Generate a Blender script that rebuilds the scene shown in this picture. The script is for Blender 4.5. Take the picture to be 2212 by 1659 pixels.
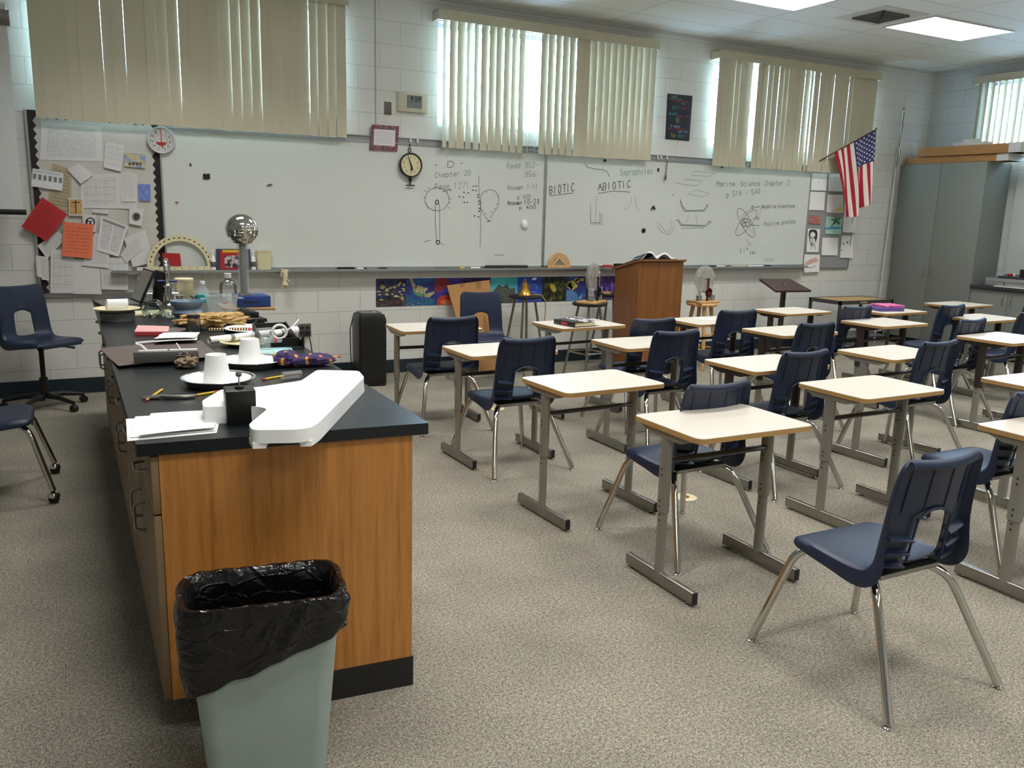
import bpy, math, random
from mathutils import Vector, Matrix
R = math.radians
sc = bpy.context.scene
for o in list(bpy.data.objects): bpy.data.objects.remove(o)
COL = sc.collection
random.seed(7)

# ------------------------------------------------------------------ camera, sky, exposure
FPX, YAW, PITCH, ROLL, CH = 1817.93, 0.484572, 0.201289, 0.027349, 1.58483
WY, CEILZ, RX = 7.783, 3.529, 10.238        # front wall, ceiling height, right wall
fw = Vector((math.sin(YAW)*math.cos(PITCH), math.cos(YAW)*math.cos(PITCH), -math.sin(PITCH)))
_r = Vector((math.cos(YAW), -math.sin(YAW), 0)); _u = _r.cross(fw)
rt = math.cos(ROLL)*_r+math.sin(ROLL)*_u; up = -math.sin(ROLL)*_r+math.cos(ROLL)*_u
cd = bpy.data.cameras.new('camera'); cam = bpy.data.objects.new('camera', cd); COL.objects.link(cam)
cd.sensor_fit = 'HORIZONTAL'; cd.sensor_width = 36; cd.lens = FPX/2212*36; cd.clip_end = 200; cd.clip_start = .05
mm = Matrix((rt, up, -fw)).transposed().to_4x4(); mm.translation = (0, 0, CH); cam.matrix_world = mm
sc.camera = cam
w = bpy.data.worlds.new('sky'); sc.world = w; w.use_nodes = True
w.node_tree.nodes['Background'].inputs[0].default_value = (.53, .75, 1, 1)
w.node_tree.nodes['Background'].inputs[1].default_value = 50.0
sc.view_settings.view_transform = 'Standard'; sc.view_settings.look = 'None'
sc.view_settings.gamma = 1; sc.view_settings.exposure = 0.0
LAMP = 3.5                                   # radiance of the fluorescent diffusers

TUBES = 24.0                                 # downward light of each fixture, W
def ray(x, y): return fw+rt*((x-1106)/FPX)-up*((y-829.5)/FPX)
def G(x, y, z=0.0):                          # point seen at photo pixel (x,y) lying at height z
    d = ray(x, y); return Vector((0, 0, CH))+d*((z-CH)/d.z)
def Y(x, y, yy=WY):                          # ... lying in the vertical plane at depth yy
    d = ray(x, y); return Vector((0, 0, CH))+d*(yy/d.y)
def X(x, y, xx):
    d = ray(x, y); return Vector((0, 0, CH))+d*(xx/d.x)

# ------------------------------------------------------------------ materials
def lin(c): return tuple((v/12.92 if v <= .04045 else ((v+.055)/1.055)**2.4) for v in (x/255 for x in c))
class NT:
    def __init__(s, name):
        s.m = bpy.data.materials.new(name); s.m.use_nodes = True; s.t = s.m.node_tree
        s.b = s.t.nodes['Principled BSDF']; s.o = s.t.nodes['Material Output']
    def n(s, typ, **kw):
        nd = s.t.nodes.new(typ)
        for k, v in kw.items():
            if k == 'ins':
                for a, b in v.items(): s.put(nd.inputs[a], b)
            else: setattr(nd, k, v)
        return nd
    def put(s, sock, v):
        if isinstance(v, bpy.types.NodeSocket): s.t.links.new(v, sock)
        elif isinstance(v, (tuple, list)) and len(v) == 3 and sock.type == 'RGBA': sock.default_value = (*v, 1)
        else: sock.default_value = v
    def math(s, op, a, b=0.0, c=None):
        nd = s.n('ShaderNodeMath', operation=op); s.put(nd.inputs[0], a); s.put(nd.inputs[1], b)
        if c is not None: s.put(nd.inputs[2], c)
        return nd.outputs[0]
    def mix(s, f, a, b):
        nd = s.n('ShaderNodeMix', data_type='RGBA'); s.put(nd.inputs[0], f); s.put(nd.inputs[6], a); s.put(nd.inputs[7], b); return nd.outputs[2]
    def coord(s, kind='Object', scale=(1, 1, 1), rot=(0, 0, 0)):
        tc = s.n('ShaderNodeTexCoord'); mp = s.n('ShaderNodeMapping', ins={'Scale': scale, 'Rotation': rot})
        s.t.links.new(tc.outputs[kind], mp.inputs[0]); return mp.outputs[0]
    def noise(s, vec, scale, detail=3, rough=.55):
        return s.n('ShaderNodeTexNoise', ins={'Vector': vec, 'Scale': scale, 'Detail': detail, 'Roughness': rough}).outputs[0]
    def ramp(s, f, stops, interp='LINEAR'):
        nd = s.n('ShaderNodeValToRGB'); s.put(nd.inputs[0], f); cr = nd.color_ramp; cr.interpolation = interp
        while len(cr.elements) < len(stops): cr.elements.new(.5)
        for e, (p, c) in zip(cr.elements, stops): e.position = p; e.color = (*c, 1)
        return nd.outputs[0]
    def bump(s, h, strength=.2, dist=.01):
        nd = s.n('ShaderNodeBump', ins={'Height': h, 'Strength': strength, 'Distance': dist}); s.t.links.new(nd.outputs[0], s.b.inputs['Normal'])
def mat(name, col, rough=.5, metal=0, vary=None, bump=None, spec=None, trans=0, emit=None, coat=0, alpha=None):
    k = NT(name); c = lin(col); k.b.inputs['Base Color'].default_value = (*c, 1)
    k.b.inputs['Roughness'].default_value = rough; k.b.inputs['Metallic'].default_value = metal
    v = k.coord()
    if vary is None: vary = (9, .10)
    sc_, am = vary
    f = k.noise(v, sc_)
    k.put(k.b.inputs['Base Color'], k.mix(f, tuple(x*(1-am) for x in c), tuple(min(1, x*(1+am)) for x in c)))
    if bump: k.bump(k.noise(v, bump[0]), bump[1], .003)
    if spec is not None: k.b.inputs['Specular IOR Level'].default_value = spec
    if trans: k.b.inputs['Transmission Weight'].default_value = trans
    if coat: k.b.inputs['Coat Weight'].default_value = coat
    if emit: k.b.inputs['Emission Color'].default_value = (*lin(emit[0]), 1); k.b.inputs['Emission Strength'].default_value = emit[1]
    return k.m
def glassy(name, tint, rough=.03, mixf=.25):
    k = NT(name); tr = k.n('ShaderNodeBsdfTransparent'); tr.inputs[0].default_value = (*lin(tint), 1)
    gl = k.n('ShaderNodeBsdfGlossy'); gl.inputs['Roughness'].default_value = rough
    fr = k.n('ShaderNodeFresnel', ins={'IOR': 1.45}); f = k.math('ADD', k.math('MULTIPLY', fr.outputs[0], .8), mixf*.2)
    mx = k.n('ShaderNodeMixShader'); k.put(mx.inputs[0], f); k.put(mx.inputs[1], tr.outputs[0]); k.put(mx.inputs[2], gl.outputs[0])
    k.t.links.new(mx.outputs[0], k.o.inputs[0]); return k.m
def m_carpet():
    k = NT('carpet'); v = k.coord()
    a = k.noise(v, 190, 2, .8); b = k.noise(v, 80, 3, .8); c = k.noise(v, 2.2, 4, .6)
    h = k.n('ShaderNodeTexNoise', ins={'Vector': v, 'Scale': 170.0, 'Detail': 1.0})
    base = k.ramp(k.math('ADD', k.math('MULTIPLY', a, .6), k.math('MULTIPLY', b, .4)), [(.37, lin((52, 48, 43))), (.45, lin((104, 98, 87))), (.52, lin((142, 135, 119))), (.61, lin((184, 176, 158)))])
    tint = k.mix(.10, base, h.outputs[1])
    dirt = k.ramp(c, [(.3, (.80, .80, .80)), (.7, (1.07, 1.06, 1.04))])
    mu = k.n('ShaderNodeMix', data_type='RGBA', blend_type='MULTIPLY'); mu.inputs[0].default_value = 1; k.put(mu.inputs[6], tint); k.put(mu.inputs[7], dirt)
    k.put(k.b.inputs['Base Color'], mu.outputs[2]); k.b.inputs['Roughness'].default_value = .95; k.b.inputs['Specular IOR Level'].default_value = .1
    k.bump(a, .5, .004); return k.m
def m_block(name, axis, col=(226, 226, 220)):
    k = NT(name); tc = k.n('ShaderNodeTexCoord'); sp = k.n('ShaderNodeSeparateXYZ'); k.t.links.new(tc.outputs['Object'], sp.inputs[0])
    cb = k.n('ShaderNodeCombineXYZ'); k.put(cb.inputs[0], sp.outputs[axis]); k.put(cb.inputs[1], k.math('SUBTRACT', sp.outputs[2], .0055))
    br = k.n('ShaderNodeTexBrick', ins={'Vector': cb.outputs[0], 'Scale': 1.0, 'Mortar Size': .0035, 'Mortar Smooth': .4, 'Brick Width': .406, 'Row Height': .2035, 'Bias': 0.0})
    c = lin(col); nz = k.noise(tc.outputs['Object'], 1.3)
    k.put(br.inputs['Color1'], c); k.put(br.inputs['Color2'], tuple(x*.97 for x in c)); k.put(br.inputs['Mortar'], tuple(x*.80 for x in c))
    mu = k.n('ShaderNodeMix', data_type='RGBA', blend_type='MULTIPLY'); mu.inputs[0].default_value = 1; k.put(mu.inputs[6], br.outputs[0]); k.put(mu.inputs[7], k.ramp(nz, [(.3, (.95, .95, .95)), (.7, (1.02, 1.02, 1.02))]))
    k.put(k.b.inputs['Base Color'], mu.outputs[2]); k.b.inputs['Roughness'].default_value = .45
    hh = k.math('ADD', k.math('MULTIPLY', br.outputs['Fac'], -1.0), k.math('MULTIPLY', k.noise(tc.outputs['Object'], 60), .12))
    k.bump(hh, .6, .006); return k.m
def m_ceiling():
    k = NT('ceiling_tiles'); tc = k.n('ShaderNodeTexCoord')
    mp = k.n('ShaderNodeMapping', ins={'Location': (-.19, .04, 0)}); k.t.links.new(tc.outputs['Object'], mp.inputs[0])
    br = k.n('ShaderNodeTexBrick', offset=0.0, ins={'Vector': mp.outputs[0], 'Scale': 1.0, 'Mortar Size': .012, 'Brick Width': 1.22, 'Row Height': .61, 'Bias': 0.0})
    k.put(br.inputs['Color1'], lin((236, 239, 236))); k.put(br.inputs['Color2'], lin((233, 236, 233))); k.put(br.inputs['Mortar'], lin((214, 216, 214)))
    k.put(k.b.inputs['Base Color'], br.outputs[0]); k.b.inputs['Roughness'].default_value = .9
    k.bump(k.math('ADD', br.outputs['Fac'], k.math('MULTIPLY', k.noise(tc.outputs['Object'], 80), .3)), .3, .004); return k.m
def m_wood(name, dark, light, scale=(16, 16, .9), rough=.35, amt=1.0):
    k = NT(name); v = k.coord(scale=scale); a = k.noise(v, 2.2, 5, .62); v2 = k.coord(scale=tuple(s*5 for s in scale)); b = k.noise(v2, 3, 2)
    f = k.math('ADD', k.math('MULTIPLY', a, .75), k.math('MULTIPLY', b, .25))
    k.put(k.b.inputs['Base Color'], k.ramp(f, [(.34, lin(dark)), (.44, tuple((p+q)/2 for p, q in zip(lin(dark), lin(light)))), (.58, lin(light))]))
    k.b.inputs['Roughness'].default_value = rough; return k.m
def m_print(name, paper, ink, rows=22, kind='text', ink2=None):
    k = NT(name); tc = k.n('ShaderNodeTexCoord'); sp = k.n('ShaderNodeSeparateXYZ'); k.t.links.new(tc.outputs['UV'], sp.inputs[0]); u, v = sp.outputs[0], sp.outputs[1]
    def band(s, lo, hi): return k.math('MULTIPLY', k.math('GREATER_THAN', s, lo), k.math('LESS_THAN', s, hi))
    inside = k.math('MULTIPLY', band(u, .1, .9), band(v, .1, .9))
    rv = k.math('MULTIPLY', v, rows); fr = k.math('FRACT', rv); rowi = k.math('FLOOR', rv)
    cb = k.n('ShaderNodeCombineXYZ'); k.put(cb.inputs[0], k.math('MULTIPLY', u, 34)); k.put(cb.inputs[1], k.math('MULTIPLY', rowi, 7.7))
    wn = k.noise(cb.outputs[0], 1.0, 1)
    t = k.math('MULTIPLY', k.math('MULTIPLY', band(fr, .3, .72), k.math('GREATER_THAN', wn, .44)), inside)
    if kind == 'table':
        gu = k.math('FRACT', k.math('MULTIPLY', u, 4)); gv = k.math('FRACT', k.math('MULTIPLY', v, 5))
        ln = k.math('MAXIMUM', k.math('LESS_THAN', gu, .06), k.math('LESS_THAN', gv, .08)); t = k.math('MAXIMUM', k.math('MULTIPLY', t, band(gu, .25, .8)), k.math('MULTIPLY', ln, inside))
    if kind == 'header': t = k.math('MAXIMUM', k.math('MULTIPLY', t, k.math('SUBTRACT', 1.0, band(u, .47, .53))), k.math('MULTIPLY', band(v, .87, .95), band(u, .08, .92)))
    if kind == 'squares': t = k.math('MAXIMUM', k.math('MULTIPLY', k.math('MULTIPLY', band(v, .42, .72), band(k.math('FRACT', k.math('ADD', k.math('MULTIPLY', u, 6), 0)), .2, .8)), 1.0), k.math('MULTIPLY', t, k.math('GREATER_THAN', v, .85)))
    if kind == 'plain': t = k.math('MULTIPLY', t, 0)
    pp = k.mix(k.noise(k.coord('UV'), 4), tuple(x*.93 for x in lin(paper)), lin(paper))
    k.put(k.b.inputs['Base Color'], k.mix(k.math('MULTIPLY', t, .75 if kind in ('squares', 'header') else .45), pp, lin(ink))); k.b.inputs['Roughness'].default_value = .7; return k.m
def m_blobs(name, stops, scale=6, detail=4, rough=.6, voro=False, coords='Object', distort=0.0, stretch=(1, 1, 1)):
    k = NT(name); v = k.coord(coords, stretch)
    if voro: f = k.n('ShaderNodeTexVoronoi', ins={'Vector': v, 'Scale': scale}).outputs[0]
    else: f = k.n('ShaderNodeTexNoise', ins={'Vector': v, 'Scale': scale, 'Detail': detail, 'Distortion': distort}).outputs[0]
    k.put(k.b.inputs['Base Color'], k.ramp(f, [(p, lin(c)) for p, c in stops])); k.b.inputs['Roughness'].default_value = rough; return k.m
def m_slat():
    k = NT('blind_vinyl'); k.b.inputs['Base Color'].default_value = (*lin((206, 199, 175)), 1); k.b.inputs['Roughness'].default_value = .6
    v = k.coord(scale=(40, 40, 2)); k.bump(k.noise(v, 3), .1, .002)
    tl = k.n('ShaderNodeBsdfTranslucent'); tl.inputs[0].default_value = (*lin((190, 184, 160)), 1)
    mx = k.n('ShaderNodeMixShader'); mx.inputs[0].default_value = .035; k.t.links.new(k.b.outputs[0], mx.inputs[1]); k.t.links.new(tl.outputs[0], mx.inputs[2]); k.t.links.new(mx.outputs[0], k.o.inputs[0]); return k.m
def m_lamp():
    k = NT('lamp_diffuser'); v = k.coord('Object', (1, 1, 0))
    br = k.n('ShaderNodeTexVoronoi', ins={'Vector': v, 'Scale': 7.0}, feature='SMOOTH_F1'); f = k.ramp(br.outputs[0], [(0, (1, 1, 1)), (.7, (.86, .88, .86))])
    k.put(k.b.inputs['Emission Color'], f); k.b.inputs['Emission Strength'].default_value = LAMP; k.b.inputs['Base Color'].default_value = (.8, .8, .8, 1); return k.m
M = {}
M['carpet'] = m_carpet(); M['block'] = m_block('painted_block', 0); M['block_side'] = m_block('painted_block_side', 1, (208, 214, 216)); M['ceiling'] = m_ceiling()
M['base'] = mat('vinyl_base', (30, 44, 54), .45); M['lamp'] = m_lamp(); M['slat'] = m_slat()
M['valance'] = mat('valance', (196, 190, 168), .5); M['alu'] = mat('aluminium', (176, 180, 182), .35, .8); M['white_metal'] = mat('white_metal', (205, 206, 202), .4)
M['board'] = mat('whiteboard', (214, 219, 213), .25, vary=(2, .02)); M['tack'] = mat('tackboard_grey', (150, 152, 152), .9, vary=(60, .12)); M['tackw'] = mat('tackboard_paper', (205, 202, 194), .9)
M['darktrim'] = mat('border_trim', (44, 36, 36), .8); M['chrome'] = mat('chrome', (205, 203, 198), .12, 1, vary=(5, .03)); M['steel'] = mat('steel_tube', (150, 148, 142), .28, .9)
M['greymetal'] = mat('desk_grey_paint', (138, 136, 128), .38, .35); M['darkmetal'] = mat('desk_dark_paint', (44, 36, 32), .4); M['bar'] = mat('desk_crossbar', (74, 74, 76), .35, .3)
M['lam'] = mat('desk_laminate', (208, 201, 189), .4, vary=(30, .02)); M['edge'] = mat('desk_edge', (176, 138, 84), .5)
M['navy'] = mat('chair_navy', (24, 37, 62), .42, vary=(3, .10), bump=(500, .08)); M['rubber'] = mat('black_rubber', (22, 22, 23), .6)
M['wood'] = m_wood('bench_wood', (154, 98, 42), (190, 128, 62), (22, 22, 1.0)); M['woodedge'] = mat('bench_front_laminate', (128, 104, 74), .5, vary=(12, .12)); M['lectern'] = m_wood('lectern_wood', (112, 68, 32), (140, 90, 46))
M['slate'] = mat('epoxy_top', (20, 26, 28), .34, vary=(7, .25), spec=.4); M['slatee'] = mat('epoxy_edge', (34, 40, 44), .5); M['black'] = mat('black_plastic', (16, 16, 17), .4); M['blackm'] = mat('black_matte', (24, 23, 24), .75)
M['can'] = mat('wastebasket_grey', (158, 174, 169), .55, bump=(300, .1)); M['bag'] = mat('bin_liner', (12, 11, 13), .2, bump=(22, .9)); 
def m_bag():
    k = NT('bin_liner'); k.b.inputs['Base Color'].default_value = (.004, .0035, .0045, 1); k.b.inputs['Roughness'].default_value = .2; v = k.coord(); w_ = k.n('ShaderNodeTexNoise', ins={'Vector': v, 'Scale': 9.0, 'Detail': 3.0, 'Distortion': 1.5}).outputs[0]
    vo = k.n('ShaderNodeTexVoronoi', feature='DISTANCE_TO_EDGE', ins={'Vector': k.coord(scale=(1, 1, 1.6), rot=(0, .5, 0)), 'Scale': 13.0}).outputs[0]
    k.bump(k.math('ADD', w_, k.math('MULTIPLY', k.math('MINIMUM', vo, .10), -1.3)), .8, .018); return k.m
M['bag'] = m_bag()
M['foam'] = mat('foam', (246, 247, 246), .75, bump=(200, .25), vary=(40, .02))
M['foil'] = mat('foil', (212, 212, 208), .25, .95, bump=(60, .5)); M['paper'] = mat('paper_white', (240, 240, 238), .8, vary=(6, .02)); M['cream'] = mat('cream_plastic', (216, 206, 166), .5)
M['brownpaper'] = mat('kraft_dark_paper', (92, 80, 74), .7, vary=(7, .14), bump=(12, .3)); M['card'] = mat('cardboard', (170, 124, 76), .8, vary=(5, .10)); M['cardtape'] = mat('cardboard_seam', (146, 102, 60), .8)
M['yellow'] = mat('pencil_yellow', (226, 184, 40), .4); M['pink'] = mat('pink_rubber', (196, 62, 70), .6); M['blue'] = mat('blue_box', (28, 60, 128), .4); M['brass'] = mat('brass', (176, 134, 66), .3, .9)
M['lightwood'] = m_wood('light_wood', (170, 122, 66), (212, 168, 108)); M['ply'] = m_wood('wood_drawing_tool', (196, 148, 92), (216, 172, 118)); M['red'] = mat('red_plastic', (178, 36, 40), .5); M['orange'] = mat('orange_paper', (236, 122, 84), .8)
M['greylam'] = mat('cabinet_grey_laminate', (128, 132, 126), .5, vary=(40, .05)); M['counter'] = mat('counter_dark', (52, 48, 54), .4); M['glass'] = glassy('clear_glass', (248, 252, 252)); M['plastic'] = None
M['pane'] = glassy('window_glass', (240, 246, 250), .02, 0); M['teal'] = mat('teal_label', (40, 170, 172), .4); M['bluelab'] = mat('blue_label', (70, 140, 196), .4); M['fur'] = mat('fur', (196, 162, 108), .95, vary=(14, .35), bump=(160, 1.0))
M['rust'] = mat('brown_metal', (92, 46, 34), .5, .3); M['maroon'] = mat('maroon_top', (66, 40, 40), .4); M['tan'] = mat('tan_top', (170, 138, 92), .6); M['rock'] = mat('crumpled_brown', (132, 112, 88), .9, vary=(40, .35), bump=(60, .8))
M['marker'] = mat('marker_ink', (88, 96, 98), .6); M['markerdark'] = mat('marker_ink_dark', (52, 60, 62), .6); M['faint'] = mat('marker_ink_faint', (158, 166, 164), .6); M['green'] = mat('marker_ink_green', (138, 184, 166), .6)
M['flagred'] = mat('flag_red', (170, 28, 52), .8); M['flagwhite'] = mat('flag_white', (236, 226, 216), .8); M['flagblue'] = mat('flag_blue', (46, 54, 108), .8); M['lcd'] = mat('lcd_grey', (122, 128, 122), .3); M['beige'] = mat('beige_plastic', (206, 200, 178), .5)
M['spec'] = mat('speckled_tile', (150, 150, 146), .5); M['greybox'] = mat('grey_box', (96, 96, 94), .5); M['vent'] = mat('vent_dark', (92, 92, 92), .6); M['screen'] = mat('projection_fabric', (212, 216, 214), .8, vary=(3, .02)); M['lightblue'] = mat('blue_foam_tray', (170, 214, 216), .7)
M['pot'] = mat('blue_grey_plastic', (108, 130, 150), .4); M['outlet'] = mat('outlet_brown', (104, 96, 90), .45, .4); 
def frosted(name, col, f):
    k = NT(name); tr = k.n('ShaderNodeBsdfTransparent'); k.b.inputs['Base Color'].default_value = (*lin(col), 1); k.b.inputs['Roughness'].default_value = .25
    mx = k.n('ShaderNodeMixShader'); mx.inputs[0].default_value = f; k.put(mx.inputs[1], tr.outputs[0]); k.put(mx.inputs[2], k.b.outputs[0]); k.t.links.new(mx.outputs[0], k.o.inputs[0]); return k.m
M['wheelglass'] = frosted('acrylic_disc', (200, 200, 192), .38); M['plastic'] = frosted('clear_plastic', (226, 232, 232), .22); M['postbg'] = mat('poster_dark', (26, 34, 46), .7)
M['skin'] = mat('charcoal_drawing', (46, 46, 54), .8)

# ------------------------------------------------------------------ mesh helpers
class MB:
    def __init__(s): s.v = []; s.f = []; s.m = []; s.uv = {}
    def add(s, vs, fs, m=0):
        o = len(s.v); s.v += [tuple(v) for v in vs]
        for f in fs: s.f.append(tuple(i+o for i in f)); s.m.append(m)
        return s
    def box(s, x0, x1, y0, y1, z0, z1, m=0, T=None):
        vs = [Vector((x, y, z)) for x in (x0, x1) for y in (y0, y1) for z in (z0, z1)]
        if T: vs = [T @ v for v in vs]
        return s.add(vs, [(0, 1, 3, 2), (4, 6, 7, 5), (0, 4, 5, 1), (2, 3, 7, 6), (0, 2, 6, 4), (1, 5, 7, 3)], m)
    def tube(s, pts, r, n=10, m=0, closed=False, sx=1.0, sy=1.0, cap=True):
        pts = [Vector(p) for p in pts]; N = len(pts); rings = []; ref = None
        for i, p in enumerate(pts):
            if closed: t = pts[(i+1) % N]-pts[i-1]
            else: t = pts[min(i+1, N-1)]-pts[max(i-1, 0)]
            t.normalize()
            if ref is None:
                ref = Vector((0, 1, 0)) if abs(t.y) < .9 else Vector((1, 0, 0))
            b = t.cross(ref).normalized(); a = b.cross(t).normalized(); ref = a
            rr = r[i] if isinstance(r, (list, tuple)) else r
            rings.append([p+(a*math.cos(2*math.pi*j/n)*sx+b*math.sin(2*math.pi*j/n)*sy)*rr for j in range(n)])
        vs = [v for q in rings for v in q]; fs = []
        for i in range(N if closed else N-1):
            k = (i+1) % N
            for j in range(n): fs.append((i*n+j, i*n+(j+1) % n, k*n+(j+1) % n, k*n+j))
        if not closed and cap: fs += [tuple(range(n))[::-1], tuple((N-1)*n+j for j in range(n))]
        return s.add(vs, fs, m)
    def lathe(s, prof, n=24, m=0, T=None, c=(0, 0, 0)):
        vs = []; fs = []
        for r, z in prof:
            for j in range(n):
                a = 2*math.pi*j/n; v = Vector((r*math.cos(a)+c[0], r*math.sin(a)+c[1], z+c[2])); vs.append(T @ v if T else v)
        P = len(prof)
        for i in range(P-1):
            for j in range(n): fs.append((i*n+j, i*n+(j+1) % n, (i+1)*n+(j+1) % n, (i+1)*n+j))
        if prof[0][0] > 1e-5: fs.append(tuple(range(n))[::-1])
        if prof[-1][0] > 1e-5: fs.append(tuple((P-1)*n+j for j in range(n)))
        return s.add(vs, fs, m)
    def prism(s, poly, z0, z1, m=0, T=None, mside=None):
        n = len(poly); a = sum(poly[i][0]*poly[(i+1) % n][1]-poly[(i+1) % n][0]*poly[i][1] for i in range(n))
        if a < 0: poly = poly[::-1]
        vs = [Vector((p[0], p[1], z)) for z in (z0, z1) for p in poly]
        if T: vs = [T @ v for v in vs]
        o = len(s.f); s.add(vs, [tuple(range(n))[::-1], tuple(range(n, 2*n))], m)
        return s.add(vs, [(i, (i+1) % n, n+(i+1) % n, n+i) for i in range(n)], m if mside is None else mside)
    def grid(s, fn, nu, nv, m=0, skip=None, mf=None):
        vs = [fn(i/nu, j/nv) for j in range(nv+1) for i in range(nu+1)]; fs = []; o = len(s.v)
        s.v += [tuple(v) for v in vs]
        for j in range(nv):
            for i in range(nu):
                if skip and skip(i, j): continue
                q = j*(nu+1)+i; s.f.append((o+q, o+q+1, o+q+nu+2, o+q+nu+1)); s.m.append(mf(i, j) if mf else m)
                s.uv[len(s.f)-1] = [(i/nu, j/nv), ((i+1)/nu, j/nv), ((i+1)/nu, (j+1)/nv), (i/nu, (j+1)/nv)]
        return s
def obj(name, mb, mats, parent=None, smooth=None, bevel=0, solid=0, sub=0, loc=None, rotz=0, world=True, bake=True):
    me = bpy.data.meshes.new(name); me.from_pydata(mb.v, [], mb.f)
    if not isinstance(mats, (list, tuple)): mats = [mats]
    for q in mats: me.materials.append(M[q] if isinstance(q, str) else q)
    for p, i in zip(me.polygons, mb.m): p.material_index = i
    if mb.uv:
        ul = me.uv_layers.new(name='UVMap')
        for fi, uvs in mb.uv.items():
            for li, c in zip(me.polygons[fi].loop_indices, uvs): ul.data[li].uv = c
    me.update()
    o = bpy.data.objects.new(name, me); COL.objects.link(o)
    if bevel: b = o.modifiers.new('b', 'BEVEL'); b.width = bevel; b.segments = 2; b.limit_method = 'ANGLE'; b.angle_limit = R(40)
    if solid: q = o.modifiers.new('s', 'SOLIDIFY'); q.thickness = solid; q.offset = 0
    if sub: q = o.modifiers.new('u', 'SUBSURF'); q.levels = q.render_levels = sub
    if (bevel or solid or sub) and bake:
        dg = bpy.context.evaluated_depsgraph_get(); nm = bpy.data.meshes.new_from_object(o.evaluated_get(dg)); o.modifiers.clear(); o.data = nm; me = nm
    if smooth is None: smooth = True
    if smooth:
        me.set_sharp_from_angle(angle=R(38)) if hasattr(me, 'set_sharp_from_angle') else None
        for p in me.polygons: p.use_smooth = True
    if parent is not None: o.parent = parent; 
    if loc is not None: o.location = loc; o.rotation_euler = (0, 0, rotz)
    return o
def tag(o, label, cat, group=None, kind=None):
    o['label'] = label; o['category'] = cat
    if group: o['group'] = group
    if kind: o['kind'] = kind
    return o
def thing(name, label, cat, loc=(0, 0, 0), rotz=0, group=None):
    o = bpy.data.objects.new(name, None); COL.objects.link(o); o.empty_display_size = .05
    o.location = loc; o.rotation_euler = (0, 0, rotz); return tag(o, label, cat, group)
def kids(o): return [c for c in bpy.data.objects if c.parent == o]
def dup(root, loc, rotz, label, group=None):
    def cp(o, par):
        c = o.copy(); COL.objects.link(c); c.parent = par
        for ch in KID.get(o.name, []): cp(ch, c)
        return c
    KID = {}
    for o in bpy.data.objects:
        if o.parent: KID.setdefault(o.parent.name, []).append(o)
    r = cp(root, None); r.location = loc; r.rotation_euler = (0, 0, rotz); r['label'] = label
    if group: r['group'] = group
    return r
def struct(name, mb, m, parent=None, **kw):
    o = obj(name, mb, m, parent, **kw)
    if parent is None: o['kind'] = 'structure'
    return o
def fillet(pts, rad, seg=5):
    pts = [Vector(p) for p in pts]; out = [pts[0]]
    for a, b, c in zip(pts, pts[1:], pts[2:]):
        d1 = (a-b); d2 = (c-b); L = min(rad, d1.length*.49, d2.length*.49); p = b+d1.normalized()*L; q = b+d2.normalized()*L
        for i in range(seg+1):
            t = i/seg; out.append(p*(1-t)**2+b*2*t*(1-t)+q*t*t)
    return out+[pts[-1]]
def rrect(w, d, r, n=5, cx=0, cy=0):
    out = []
    for sx, sy, a0 in ((1, 1, 0), (-1, 1, 90), (-1, -1, 180), (1, -1, 270)):
        for i in range(n+1):
            a = R(a0+90*i/n); out.append((cx+sx*(w/2-r)+r*math.cos(a), cy+sy*(d/2-r)+r*math.sin(a)))
    return out
def circ(r, n=20, cx=0, cy=0): return [(cx+r*math.cos(2*math.pi*i/n), cy+r*math.sin(2*math.pi*i/n)) for i in range(n)]
def rz(a, loc=(0, 0, 0)): return Matrix.Translation(loc) @ Matrix.Rotation(a, 4, 'Z')
FACE = Matrix(((1, 0, 0, 0), (0, 0, -1, 0), (0, 1, 0, 0), (0, 0, 0, 1)))   # xy drawing plane -> wall plane facing -Y
def wallT(x, y, z): return Matrix.Translation((x, y, z)) @ FACE

# ------------------------------------------------------------------ the room
BX0, BY0 = -2.9, -3.2
struct('floor', MB().box(BX0, RX, BY0, WY, -.1, 0), 'carpet', smooth=False)
struct('ceiling', MB().box(BX0, RX, BY0, WY, CEILZ, CEILZ+.1), 'ceiling', smooth=False)
WIN = [(-.09, 2.23), (3.215, 5.64), (6.53, 9.03)]; WZ0, WZ1 = 2.375, 3.32
mb = MB(); edges = [BX0-.2]+[e for w_ in WIN for e in w_]+[RX+.2]
for a, b in zip(edges[::2], edges[1::2]): mb.box(a, b, WY, WY+.2, 0, CEILZ)
for a, b in WIN: mb.box(a, b, WY, WY+.2, 0, WZ0).box(a, b, WY, WY+.2, WZ1, CEILZ)
struct('wall_front', mb, 'block', smooth=False)
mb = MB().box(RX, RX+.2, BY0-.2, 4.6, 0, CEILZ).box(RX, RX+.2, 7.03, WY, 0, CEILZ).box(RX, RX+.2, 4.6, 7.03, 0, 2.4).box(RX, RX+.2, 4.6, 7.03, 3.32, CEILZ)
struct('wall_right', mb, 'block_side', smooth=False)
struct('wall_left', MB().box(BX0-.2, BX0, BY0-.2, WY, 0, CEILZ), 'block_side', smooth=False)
struct('wall_back', MB().box(BX0, RX, BY0-.2, BY0, 0, CEILZ), 'block', smooth=False)
for i, (a, b) in enumerate(WIN):
    f = MB(); n = 2
    f.box(a, b, WY+.10, WY+.15, WZ0, WZ0+.04).box(a, b, WY+.10, WY+.15, WZ1-.04, WZ1)
    for q in (a, (a+b)/2-.02, b-.04): f.box(q, q+.04, WY+.10, WY+.15, WZ0+.04, WZ1-.04)
    wo = struct('window_%d' % (i+1), f, 'alu', smooth=False)
    obj('pane', MB().box(a+.04, b-.04, WY+.123, WY+.127, WZ0+.04, WZ1-.04), 'pane', wo, smooth=False)
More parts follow.
